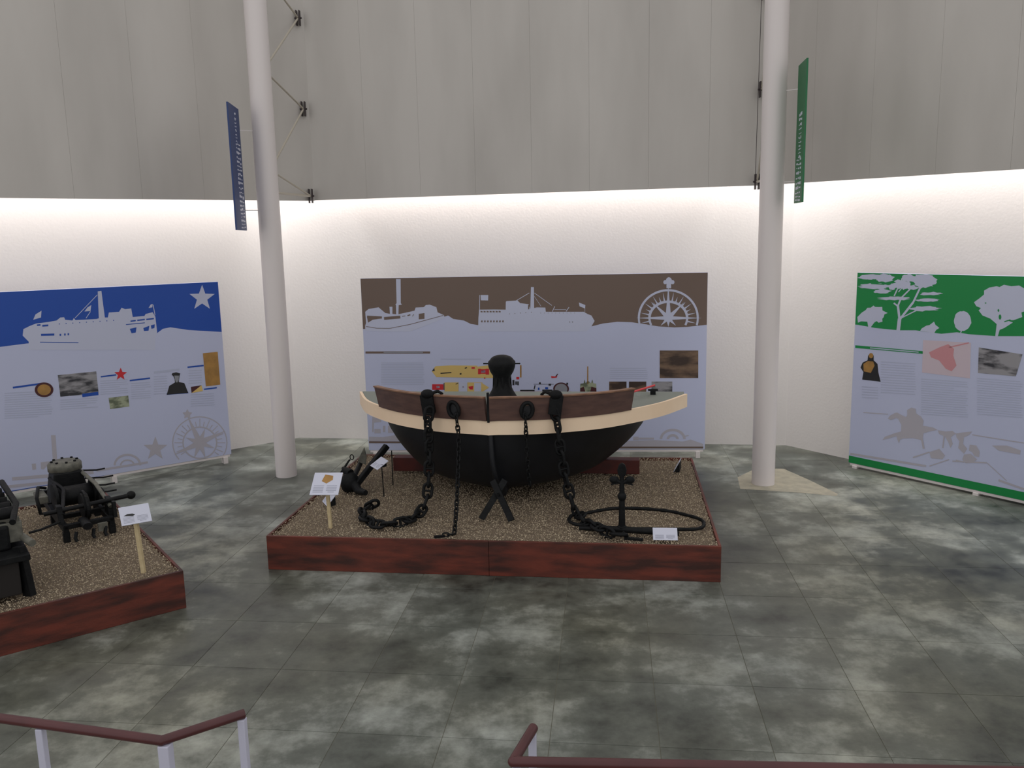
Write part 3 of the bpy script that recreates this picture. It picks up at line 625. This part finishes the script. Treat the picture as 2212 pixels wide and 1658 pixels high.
# hull: plan curve at each height from the cut plane round the stem
def plan(zz):
    """half plan of hull at world height zz: list of (p, q) left -> stem -> right"""
    f = max(0., min(1., (zz-.50)/(1.14-.50)))
    g = f**.62
    pl = .93-.36*(1-(1-f)**1.7); pr = 3.15+.51*(1-(1-f)**1.7)
    stem_q = 1.20-.33*(f**.35); sx = 2.12-.05*f
    qb = 2.42
    out = []; N = 15
    ex = 1.6+.3*f
    for k in range(N+1):
        t = k/N*PI/2
        x = sx-(sx-pl)*math.cos(t)**(2/ex); q = qb-(qb-stem_q)*math.sin(t)**(2/ex)
        out.append((x, q))
    for k in range(N-1, -1, -1):
        t = k/N*PI/2
        x = sx+(pr-sx)*math.cos(t)**(2/ex); q = qb-(qb-stem_q)*math.sin(t)**(2/ex)
        out.append((x, q))
    return out
hz = [.50, .515, .55, .60, .67, .75, .84, .94, 1.04, 1.145]
hb = MB(); vs = []; rows = [plan(z) for z in hz]
# a bottom ring pulled in gives the turn of the bilge
bot = [((x-2.1)*.93+2.1, q+(2.42-q)*.05) for x, q in rows[0]]
allr = [(.497, bot)]+list(zip(hz, rows)); m_ = len(rows[0])
for z, r in allr: vs += [(x, q, z+Bz) for x, q in r]
fs = [(i*m_+j, i*m_+j+1, (i+1)*m_+j+1, (i+1)*m_+j) for i in range(len(allr)-1) for j in range(m_-1)]
hb.add(vs, fs, True)
hb.add([vs[k] for k in range(m_)], [tuple(range(m_))])
# transom closing the cut
L0 = [vs[i*m_] for i in range(len(allr))]; R0 = [vs[i*m_+m_-1] for i in range(len(allr))]
hb.add(L0+R0[::-1], [tuple(range(2*len(allr)))])
hb.build('hull', HULL, boat)
# stem bar and keel foot
kp = [(2.045, .865, 1.13), (2.05, .855, 1.0), (2.06, .855, .84), (2.08, .88, .69), (2.10, .96, .57), (2.13, 1.10, .50), (2.15, 1.5, .475)]
MB().tube([(a, b-.01, c+Bz) for a, b, c in spl(kp, 24)], .028, 8).build('stem', HULL, boat)
MB().prism([(.93, .60), (1.02, .455), (1.5, .455), (1.7, .50), (1.3, .56)], (2.115, 0, Bz), (0, 1, 0), (0, 0, 1), .05).build('keel_foot', HULL, boat)
MB().box((2.035, .80, 1.42+Bz), (.022, .03, .30)).build('stem_head', DARKM, boat)
# guard brackets under the deck edge
for k in (4, 9, 14, 19, 33, 38, 43, 48):
    p = rim[k]; q = Vector((p.x+(2.1-p.x)*.14, p.y+.18, 0))
    MB().bar((p.x+(2.1-p.x)*.02, p.y+.03, DZ-.06), (q.x, q.y, DZ-.15), .03).build('guard_bracket', HULL, boat)
# hawse holes
def on_bulwark(x, dz):
    i = min(range(len(bl)), key=lambda i: abs(bl[i].x-x)); t = (bl[min(i+1, len(bl)-1)]-bl[max(i-1, 0)]).normalized(); nn = Vector((t.y, -t.x, 0))
    return Vector((x, bl[i].y, DZ+dz))+nn*(.05*dz/.24+.05), nn
for x in (1.70, 2.405):
    p, nn = on_bulwark(x, .105)
    m = Vector((0, 0, 1)).rotation_difference(nn)
    ring = [p+nn*.018+m @ Vector((.056*math.cos(2*PI*k/24), .078*math.sin(2*PI*k/24), 0)) for k in range(24)]
    ho = MB().tube(ring, .020, 8, closed=True).build('hawse_ring', DARKM, boat)
    hp = [p+nn*.008+m @ Vector((.054*math.cos(2*PI*k/24), .076*math.sin(2*PI*k/24), 0)) for k in range(24)]
    MB().add(hp, [tuple(range(24))]).build('hawse_hole', HULL, boat, fix=False)
# cleat heads over which the heavy chains pass
for x, s in ((1.45, 1), (2.66, -1)):
    p, nn = on_bulwark(x, .15)
    b = MB(); b.box(None, (.13, .05, .20), mtx=Matrix.Translation(p+nn*.03)@Matrix.Rotation(math.radians(-8*s), 4, 'Y'))
    b.ball(p+nn*.03+Vector((0, 0, .10)), (.07, .045, .05), 8)
    b.tube([p+nn*.03+Vector((.02*s, 0, .10)), p+nn*.02+Vector((.10*s, 0, .13)), p+Vector((.13*s, 0, .10)), p+Vector((.12*s, 0, .06))], .018, 8)
    b.build('chain_stopper', DARKM, boat, bev=.008)
# deck fittings at the right wing
MB().tube([(3.42, 1.95, DZ+.07), (3.72, 2.35, DZ+.09)], .012, 8).build('red_rod', RED, boat)['label'] = 'thin red rod'
MB().box((3.42, 1.95, DZ+.033), (.02, .02, .075)).box((3.72, 2.35, DZ+.042), (.02, .02, .095)).build('rod_foot', DECK, boat)
MB().box((3.70, 2.28, DZ+.02), (.06, .03, .05)).box((3.70, 2.28, DZ+.05), (.11, .025, .02)).build('cleat', DARKM, boat)
# capstan
cap = MB().lathe([(.17, DZ-.004), (.17, DZ+.03), (.155, DZ+.10), (.115, DZ+.17), (.088, DZ+.24), (.086, DZ+.29), (.10, DZ+.33), (.125, DZ+.37), (.143, DZ+.42), (.148, DZ+.455), (.145, DZ+.48), (.125, DZ+.50), (.118, DZ+.512), (.10, DZ+.528), (.06, DZ+.545), (.004, DZ+.55)], 32, (2.07, 1.6, 0))
cp = cap.build('capstan', DARKM, boat)
MB().tube([(1.87, 1.6, DZ+.456), (2.27, 1.6, DZ+.456)], .008, 8).build('capstan_bar', DARKM, cp)
for a in range(8):
    t = 2*PI*a/8+.2; MB().bar((2.07+.095*math.cos(t), 1.6+.095*math.sin(t), DZ+.18), (2.07+.088*math.cos(t), 1.6+.088*math.sin(t), DZ+.32), .018).build('whelp', DARKM, cp)
# beam and X trestle carrying the hull
bm = MB().box(Wp(2.09, 2.40, ZP+.082), (2.93, .16, .165), PA).build('support_beam', BEAMW, bev=.006)
tag(bm, 'dark red wooden beam lying across gravel beneath the boat', 'beam')
xt = empty('cross_trestle', Wp(2.11, .60), PA, 'black X shaped trestle under the stem of the boat', 'trestle')
MB().bar((-.14, .0, .006), (.075, .20, .35), .062, .028, up=Vector((0, 1, 0))).build('leg', DARKM, xt)
MB().bar((.165, -.03, .006), (-.04, .17, .35), .062, .028, up=Vector((0, 1, 0))).build('leg', DARKM, xt)
MB().tube([(.02, .06, .235), (.02, .17, .235)], .014, 8).build('pivot_bolt', DARKM, xt)
# ---------------------------------------------------------------- chains, one object per link
def link_mesh(L, w, r, stud, name):
    pts = []; h = L/2-w/2
    for k in range(9): a = -PI/2+PI*k/8; pts.append((w/2*math.cos(a)*0+0, w/2*math.sin(a), h+w/2*math.cos(a)))
    for k in range(9): a = PI/2+PI*k/8; pts.append((0, w/2*math.sin(a), -h+w/2*math.cos(a)))
    mb = MB(); mb.tube(pts, r, 6, closed=True)
    if stud: mb.tube([(0, -w/2, 0), (0, w/2, 0)], r*.8, 6)
    me = mb.mesh(name, DARKM); return me
BIG = link_mesh(.150, .085, .0165, True, 'link'); SMALL = link_mesh(.062, .036, .0075, False, 'link')
def chain(path, me, step, label, dens=200, name='chain', group='chains hanging from the boat bow'):
    pts = spl(path, dens); o = empty(name, pts[-1], 0, label, 'chain', group); base = pts[-1]
    acc = 0; last = pts[0]; k = 0; nxt = step/2; tot = 0
    segs = []
    for a, b in zip(pts[:-1], pts[1:]):
        l = (b-a).length
        while nxt <= tot+l: segs.append((a+(b-a)*((nxt-tot)/l), (b-a).normalized())); nxt += step
        tot += l
    for k, (p, t) in enumerate(segs):
        q = Vector((0, 0, 1)).rotation_difference(t)
        l = bpy.data.objects.new('link', me); COL.objects.link(l); l.parent = o; l.location = p-base
        l.rotation_mode = 'QUATERNION'; tw = random.uniform(-.15, .15)
        from mathutils import Quaternion
        lying = abs(t.z) < .35
        ang = (PI/4 if k % 2 else -PI/4) if lying else (0 if k % 2 else PI/2)
        l.rotation_quaternion = Quaternion(t, ang+tw+(.5 if not lying else 0)) @ q
    return o
G = ZP+.036
chain([Wp(1.44, .84, 1.40), Wp(1.425, .83, 1.32), Wp(1.41, .845, 1.24), Wp(1.415, .84, 1.05), Wp(1.41, .82, .75), Wp(1.385, .76, .48), Wp(1.33, .62, G), Wp(1.26, .42, G), Wp(1.15, .33, G), Wp(1.00, .30, G), Wp(.88, .40, G), Wp(.79, .52, G), Wp(.74, .70, G), Wp(.76, .84, G), Wp(.82, .86, G+.03)],
      BIG, .113, 'heavy stud link chain curling left on the gravel from the bow')
chain([Wp(2.67, .88, 1.40), Wp(2.70, .88, 1.30), Wp(2.72, .86, 1.20), Wp(2.74, .85, 1.0), Wp(2.78, .84, .75), Wp(2.83, .82, .55), Wp(2.89, .78, G), Wp(2.95, .66, G), Wp(3.00, .48, G), Wp(3.10, .30, G+.03), Wp(3.22, .20, G), Wp(3.34, .16, G)],
      BIG, .113, 'heavy stud link chain falling right across the long iron hoop')
chain([Wp(1.71, .79, 1.37), Wp(1.725, .77, 1.26), Wp(1.735, .77, 1.1), Wp(1.75, .60, .8), Wp(1.77, .35, .5), Wp(1.78, .18, ZP+.018), Wp(1.775, .12, ZP+.018), Wp(1.70, .09, ZP+.018)],
      SMALL, .045, 'thin chain straight down from left hawse hole to the gravel')
chain([Wp(2.405, .77, 1.37), Wp(2.41, .76, 1.26), Wp(2.41, .79, 1.1), Wp(2.42, .80, .85), Wp(2.43, .85, .62)],
      SMALL, .045, 'thin chain hanging from the right hawse hole over black hull')
# small shackle feet at chain ends
tag(MB().box(Wp(3.45, .115, ZP+.012), (.17, .035, .022), math.radians(-20)).tube([Wp(3.33, .15, ZP+.02), Wp(3.36, .19, ZP+.05), Wp(3.40, .15, ZP+.02)], .010, 8).build('chain_hook', DARKM), 'flat black iron hook at the end of right heavy chain', 'hook')
tag(MB().box(Wp(1.66, .07, ZP+.010), (.10, .03, .018), math.radians(12)).build('chain_peg', DARKM), 'small black peg where thin left chain meets gravel', 'peg')
# ---------------------------------------------------------------- long hoop
hoop = spl([Wp(p, q, ZP+.018) for p, q in ((2.83, .60), (2.86, .74), (2.98, .80), (3.12, .90), (3.3, .985), (3.55, .985), (3.80, .93), (3.95, .83), (4.09, .70), (4.12, .56), (4.06, .42), (3.85, .385), (3.4, .385), (3.05, .42), (2.88, .49), (2.83, .60))], 72)
hb2 = MB(); hb2.tube(hoop[:-1], [.017+.0025*math.sin(i*2.3) for i in range(len(hoop)-1)], 8, closed=True)
tag(hb2.build('iron_hoop', DARKM), 'long flattened black iron hoop lying on gravel at right', 'hoop')
# ---------------------------------------------------------------- upright anchor on the right
an = empty('anchor', Wp(3.345, .33), PA, 'black anchor standing upright inside the long iron hoop', 'anchor')
MB().lathe([(.034, .03), (.030, .12), (.026, .34), (.024, .44)], 12).build('shank', DARKM, an)
MB().ball((0, 0, .345), (.042, .042, .045), 8).build('collar', DARKM, an)
MB().tube([(0, 0, .43), (0, .0, .58)], [.024, .018], 10).build('shank_top', DARKM, an)
fl_ = [(0, .67), (.028, .65), (.043, .60), (.036, .555), (.016, .53), (-.016, .53), (-.036, .555), (-.043, .60), (-.028, .65)]
MB().prism([(a, b) for a, b in fl_], (0, .015, 0), (1, 0, 0), (0, 0, 1), .03).build('fluke', DARKM, an, bev=.006)
for s in (-1, 1):
    MB().ball((s*.072, .0, .505), (.046, .025, .036), 7).build('fluke', DARKM, an)
    MB().tube([(s*.05, 0, .50), (0, 0, .47)], .02, 8).build('fluke_arm', DARKM, an)
MB().prism([(-.105, .455), (-.02, .47), (.02, .47), (.105, .455), (.085, .48), (0, .51), (-.085, .48)], (0, .012, 0), (1, 0, 0), (0, 0, 1), .024).build('fluke_web', DARKM, an)
MB().tube([(-.40, .02, .022), (-.1, -.005, .028), (.15, -.03, .028), (.52, -.075, .022)], [.018, .027, .03, .022], 10).build('stock', DARKM, an)
MB().ball((0, 0, .04), (.05, .04, .038), 8).build('crown', DARKM, an)
# ---------------------------------------------------------------- leaning anchor on the left
al = empty('anchor', Wp(.42, 1.40), PA, 'large black anchor leaning at back left of gravel platform', 'anchor')
def A(x, y, q): # point on constant-q plane (measured)
    r = ray(x, y); f2 = Vector((.1255, .9921)); t = (PO.dot(f2)+q)/(Vector((r.x, r.y)).dot(f2)); w = Vector((0, 0, H))+r*t
    d = Vector((w.x-PO.x, w.y-PO.y)); return Vector((d.dot(Vector((.9921, -.1255)))-.42, q-1.40, w.z-ZP))
MB().bar(A(836, 962, 1.75), A(762, 1056, 1.42), .062, .062).build('stock', DARKM, al, bev=.008)
MB().ball(A(757, 1043, 1.50), (.11, .10, .13), 9).build('crown', DARKM, al)
MB().tube([A(762, 1040, 1.5), A(775, 1060, 1.35), A(790, 1064, 1.25)], [.06, .045, .03], 8).build('lower_arm', DARKM, al)
MB().tube([A(757, 1022, 1.5), A(745, 1015, 1.55), A(741, 1010, 1.58)], [.05, .04, .02], 8).build('shank', DARKM, al)
MB().tube([A(736, 1022, 1.55), A(752, 997, 1.65), A(756, 992, 1.66)], [.014, .011, .010], 8).build('shackle_bar', DARKM, al)
c = A(760, 987, 1.68); MB().tube([c+Vector((.022*math.cos(t*.7), 0, .03*math.sin(t*.7))) for t in range(9)], .006, 6, closed=True).build('shackle_ring', DARKM, al)
MB().prism([(0, 0), (.05, .02), (.10, .0), (.11, .10), (.09, .21), (.03, .10)], A(772, 1003, 2.0), (1, .2, 0), (0, 0, 1), .03).build('fluke', GREYWOOD, al, bev=.005)
MB().tube([A(778, 1002, 2.0), A(764, 1030, 1.6)], .03, 8).build('fluke_arm', DARKM, al)
# thin rods propping it
for (x0, y0, x1, y1, q0, q1) in ((842, 964, 849, 1046, 1.75, 1.75), (824, 1002, 829, 1072, 1.30, 1.30)):
    pass
r1 = MB().tube([Wp(.777, 1.73, ZP), Wp(.777, 1.735, ZP+.40)], .006, 6).build('prop_rod', DARKM); tag(r1, 'thin dark rod holding up the tip of leaning anchor', 'rod')
# ---------------------------------------------------------------- signs and cards
def card_print(parent, w, h, pic=None, m=None):
    """printing on a card lying in the local xy plane facing +z"""
    mb = MB()
    for k in range(5): mb.box((-w*.24, -h*(.10+k*.07), .0042), (w*.36, h*.025, .0006))
    for k in range(5): mb.box((w*.22, -h*(.10+k*.07), .0042), (w*.36*(1 if k < 4 else .6), h*.025, .0006))
    mb.build('small_print', CARDTXT, parent)['kind'] = 'stuff'
    if pic: MB().prism(pic, (0, 0, .0040), (1, 0, 0), (0, 1, 0), .0006).build('picture_print', m, parent)
def post_sign(base, rz, hgt, w, h, tilt, yaw, label, pic, m, lean=(0, 0)):
    o = empty('sign_post', base, rz, label, 'sign', 'white info signs on pine posts')
    top = Vector((lean[0], lean[1], hgt))
    MB().bar((0, 0, 0), top, .032, .032).build('post', PINE, o, bev=.003)
    b = MB().box((0, 0, 0), (w, h, .007)).build('sign_card', CARD, o); b.location = top+Vector((0, -.012, .018)); b.rotation_euler = (math.radians(tilt), math.radians(0), math.radians(yaw))
    card_print(b, w, h, pic, m); return o
post_sign(Wp(.546, .26), PA, .43, .275, .27, 35, 4, 'white info sign on pine post at front left of boat platform', [(-.05, .03), (.0, .0), (.055, .045), (.05, .095), (-.03, .11)], P_OCH, (-.012, 0))
post_sign(Wb(.28, .17), a2, .50, .235, .17, 48, -4, 'white info sign on pine post beside the dark machine', [(-.09, .0), (-.02, -.012), (.0, .0), (-.02, .012), (-.06, .014)], P_DARK, (-.02, .02))
def wedge(base, rz, w, h, tilt, label, group='small white cards lying in the gravel'):
    o = empty('label_card', base, rz, label, 'card', group)
    t = math.radians(tilt); hh = h*math.sin(t); dd = h*math.cos(t)
    MB().prism([(0, 0), (dd, 0), (dd, hh)], (-w/2, -dd/2, 0), (0, 1, 0), (0, 0, 1), w).build('wedge_base', DARKM, o)
    b = MB().box((0, 0, 0), (w+.006, h, .006)).build('card_face', CARD, o); b.location = (0, 0, hh/2+.004); b.rotation_euler = (t, 0, 0)
    card_print(b, w, h); return o
wedge(Wp(3.735, .17), PA+.02, .215, .125, 42, 'white card in front of the upright anchor, right end of platform')
wedge(Wp(.27, 1.02), PA-1.0, .20, .14, 48, 'small white card with dark back, below the leaning anchor')
wedge(Wp(4.00, 2.52), PA-1.75, .18, .14, 62, 'dark card wedge seen edge on at back right platform corner')
cs = empty('card_stand', Wp(.79, 1.30), PA, 'small white card on thin dark rod behind leaning anchor bar', 'card')
MB().tube([(0, 0, 0), (-.01, 0, .35)], .006, 6).build('rod', DARKM, cs)
b = MB().box((0, 0, 0), (.13, .16, .006)).build('card_face', CARD, cs); b.location = (-.04, .02, .365); b.rotation_euler = (math.radians(28), math.radians(12), math.radians(-38)); card_print(b, .13, .16)
MB().box((.0, .02, .345), (.05, .06, .03), -.5).build('clamp', DARKM, cs)
# ---------------------------------------------------------------- machines on the left platform
def gear(mb, c, axis, R, w, n=20):
    mb.lathe([(R*.86, -w/2), (R*.86, w/2)], n*2, c, axis)
    q = Vector((0, 0, 1)).rotation_difference(Vector(axis))
    for k in range(n):
        a = 2*PI*k/n; p = Vector(c)+q @ Vector((R*.9*math.cos(a), R*.9*math.sin(a), 0))
        d = q @ Vector((math.cos(a), math.sin(a), 0)); mb.bar(p, p+d*R*.14, w*.9, R*.12, up=Vector(axis))
    return mb
# local axes: x along BG reversed?  x = towards the right end of platform, y = away from viewer
mc = empty('deck_machine', Wb(.46, 1.40), a2, 'dark iron engine with crank, shaft and rods on left platform', 'machine'); mc.scale = (.95, 1, .74)
for x in (-.20, .22):
    MB().box((x, .80, .17), (.05, 1.55, .09)).build('side_rail', DARKM, mc, bev=.006)
    for y in (.06, .75, 1.45): MB().box((x, y, .065), (.06, .07, .13)).build('foot', DARKM, mc, bev=.005)
for y in (.05, .42, .95, 1.48): MB().box((.01, y, .20), (.46, .05, .06)).build('cross_member', DARKM, mc, bev=.005)
for x in (-.22, .24):
    MB().prism([(-.10, 0), (.10, 0), (.05, .22), (-.05, .22)], (x-.025, .22, .21), (0, 1, 0), (0, 0, 1), .05).build('bearing_stand', DARKM, mc, bev=.005)
MB().tube([(-.36, .20, .36), (.46, .16, .42)], .028, 12).build('shaft', DARKM, mc)
MB().ball((.45, .16, .42), (.045, .045, .055), 8).build('shaft_knob', DARKM, mc)
gear(MB(), (.03, .30, .34), (1, 0, 0), .19, .06, 22).build('gear_wheel', DARKM, mc)
MB().lathe([(.11, -.17), (.13, -.16), (.13, .16), (.11, .17)], 24, (.02, .72, .36), (1, 0, 0)).build('drum', DARKM, mc)
for x in (-.17, .20): MB().lathe([(.19, -.015), (.19, .015)], 24, (x, .72, .36), (1, 0, 0)).build('drum_flange', DARKM, mc)
MB().tube([(.12, 1.15, .62), (.20, .55, .52), (.24, .12, .33)], .022, 10).build('connecting_rod', GREYWOOD, mc)
MB().tube([(-.15, 1.1, .52), (-.10, .6, .50), (-.20, .15, .32)], .020, 10).build('connecting_rod', DARKM, mc)
MB().prism([(-.2, .2), (.2, .2), (.14, .62), (-.14, .62)], (.01, 1.22, 0), (1, 0, 0), (0, 0, 1), .30).build('cylinder_block', DARKM, mc, bev=.02)
MB().lathe([(.15, .60), (.17, .61), (.17, .70), (.15, .73), (.06, .74)], 28, (.01, 1.10, 0)).build('valve_drum', GREYWOOD, mc)
for k in range(8): t = 2*PI*k/8; MB().lathe([(.014, .72), (.014, .752)], 6, (.01+.125*math.cos(t), 1.10+.125*math.sin(t), 0)).build('bolt', DARKM, mc)
for k, (y, z, l) in enumerate(((1.30, .50, .22), (1.10, .44, .26), (.95, .38, .24), (.80, .33, .22))):
    MB().tube([(.17, y, z), (.22+l*.6, y-.02, z-.03), (.22+l, y-.04, z-.02)], .012, 8).build('side_pipe', DARKM, mc)
MB().tube([(-.23, .55, .22), (-.34, .55, .24), (-.36, .55, .46), (-.30, .85, .50), (-.22, .95, .44)], .018, 8).build('hand_rail_pipe', DARKM, mc)
MB().box((-.30, .72, .40), (.10, .26, .10)).build('valve_box', GREYWOOD, mc, bev=.01)
MB().tube([(-.24, .10, .26), (-.42, .02, .24), (-.52, .04, .22)], .016, 8).build('lever', DARKM, mc)
MB().box((.12, -.02, .14), (.09, .03, .11)).build('name_plate', GREYWOOD, mc, bev=.004)
MB().lathe([(.045, -.12), (.045, .12)], 16, (-.03, .0, .22), (0, 1, 0)).build('pump_barrel', DARKM, mc)
for x in (-.12, .04, .15): MB().tube([(x, -.02, .14), (x-.02, -.05, .07), (x-.01, -.07, .03)], .018, 8).build('drain_cock', DARKM, mc)
MB().prism([(-.05, .0), (.05, 0), (.03, .20), (-.03, .20)], (.24, .05, .22), (0, 1, 0), (0, 0, 1), .03).build('guide_plate', DARKM, mc)
gear(MB(), (.23, .46, .36), (1, 0, 0), .12, .04, 16).build('gear_wheel', DARKM, mc)
# second machine, mostly outside the picture, on a dark trestle
m2 = empty('deck_machine', Wb(1.12, .22), a2, 'dark finned engine on black timber trestle at left picture edge', 'machine')
MB().box((-.45, .50, .17), (.80, .95, .28)).build('trestle_block', mat('black_timber', srgb(30, 26, 24), .8), m2, bev=.01)
MB().bar((.0, .04, .0), (-.03, .10, .40), .05, .10).build('trestle_leg', DARKM, m2)
MB().bar((.0, .92, .0), (-.03, .90, .40), .05, .10).build('trestle_leg', DARKM, m2)
MB().box((-.42, .50, .335), (.90, 1.05, .05)).build('trestle_top', DARKM, m2, bev=.006)
MB().box((-.35, .55, .46), (.55, .75, .20)).build('engine_block', DARKM, m2, bev=.02)
for k in range(7): MB().box((-.08, .22+k*.12, .49), (.20, .03, .16+.02*(k % 2))).build('fin', GREYWOOD if k < 3 else DARKM, m2, bev=.004)
for k in range(5): MB().lathe([(.05, -.14), (.05, .14)], 14, (-.16, .35+k*.17, .62), (1, 0, 0)).build('cylinder_head', DARKM, m2)
MB().tube([(-.05, .12, .60), (.02, .45, .66), (-.02, .95, .74)], .025, 10).build('pipe', DARKM, m2)
MB().tube([(.06, .05, .42), (.0, .30, .44), (.03, .60, .46)], .03, 10).build('pipe', GREYWOOD, m2)
MB().box((-.3, .80, .64), (.45, .40, .20)).build('manifold', DARKM, m2, bev=.02)
# ---------------------------------------------------------------- railings nearest the viewer
def railing(pts, posts, label, low=None, lowz=.36):
    o = empty('railing', (pts[0][0], pts[0][1], 0), 0, label, 'railing', 'maroon topped white railings')
    P = [Vector((x-pts[0][0], y-pts[0][1], .90)) for x, y in pts]
    for a, b in zip(P[:-1], P[1:]): MB().tube([a, b], .022, 14).build('handrail', RAIL, o)
    for c in P[1:-1]: MB().ball(c, .0225, 8).build('rail_joint', RAIL, o)
    for x, y, w in posts: MB().box((x-pts[0][0], y-pts[0][1], .44), (w, w, .88), PA).build('post', RAILW, o, bev=.004)
    for a, b in zip(P[:-1], P[1:]):
        for z in (.62, .32): MB().tube([a-Vector((0, 0, .9-z)), b-Vector((0, 0, .9-z))], .012, 10).build('lower_rail', RAILW, o)
    return o
railing([(-3.02, 3.85), (-1.59, 3.49), (-1.286, 3.698)], [(-2.215, 3.645, .035), (-1.578, 3.495, .05), (-1.296, 3.69, .035)], 'left railing with maroon handrail ending near lower left')
railing([(.064, 3.531), (-.029, 3.281), (3.2, 3.06)], [(.058, 3.51, .035), (-.015, 3.28, .035), (.652, 3.235, .035), (1.9, 3.15, .035), (3.1, 3.07, .035)], 'right railing with long maroon handrail along bottom edge')
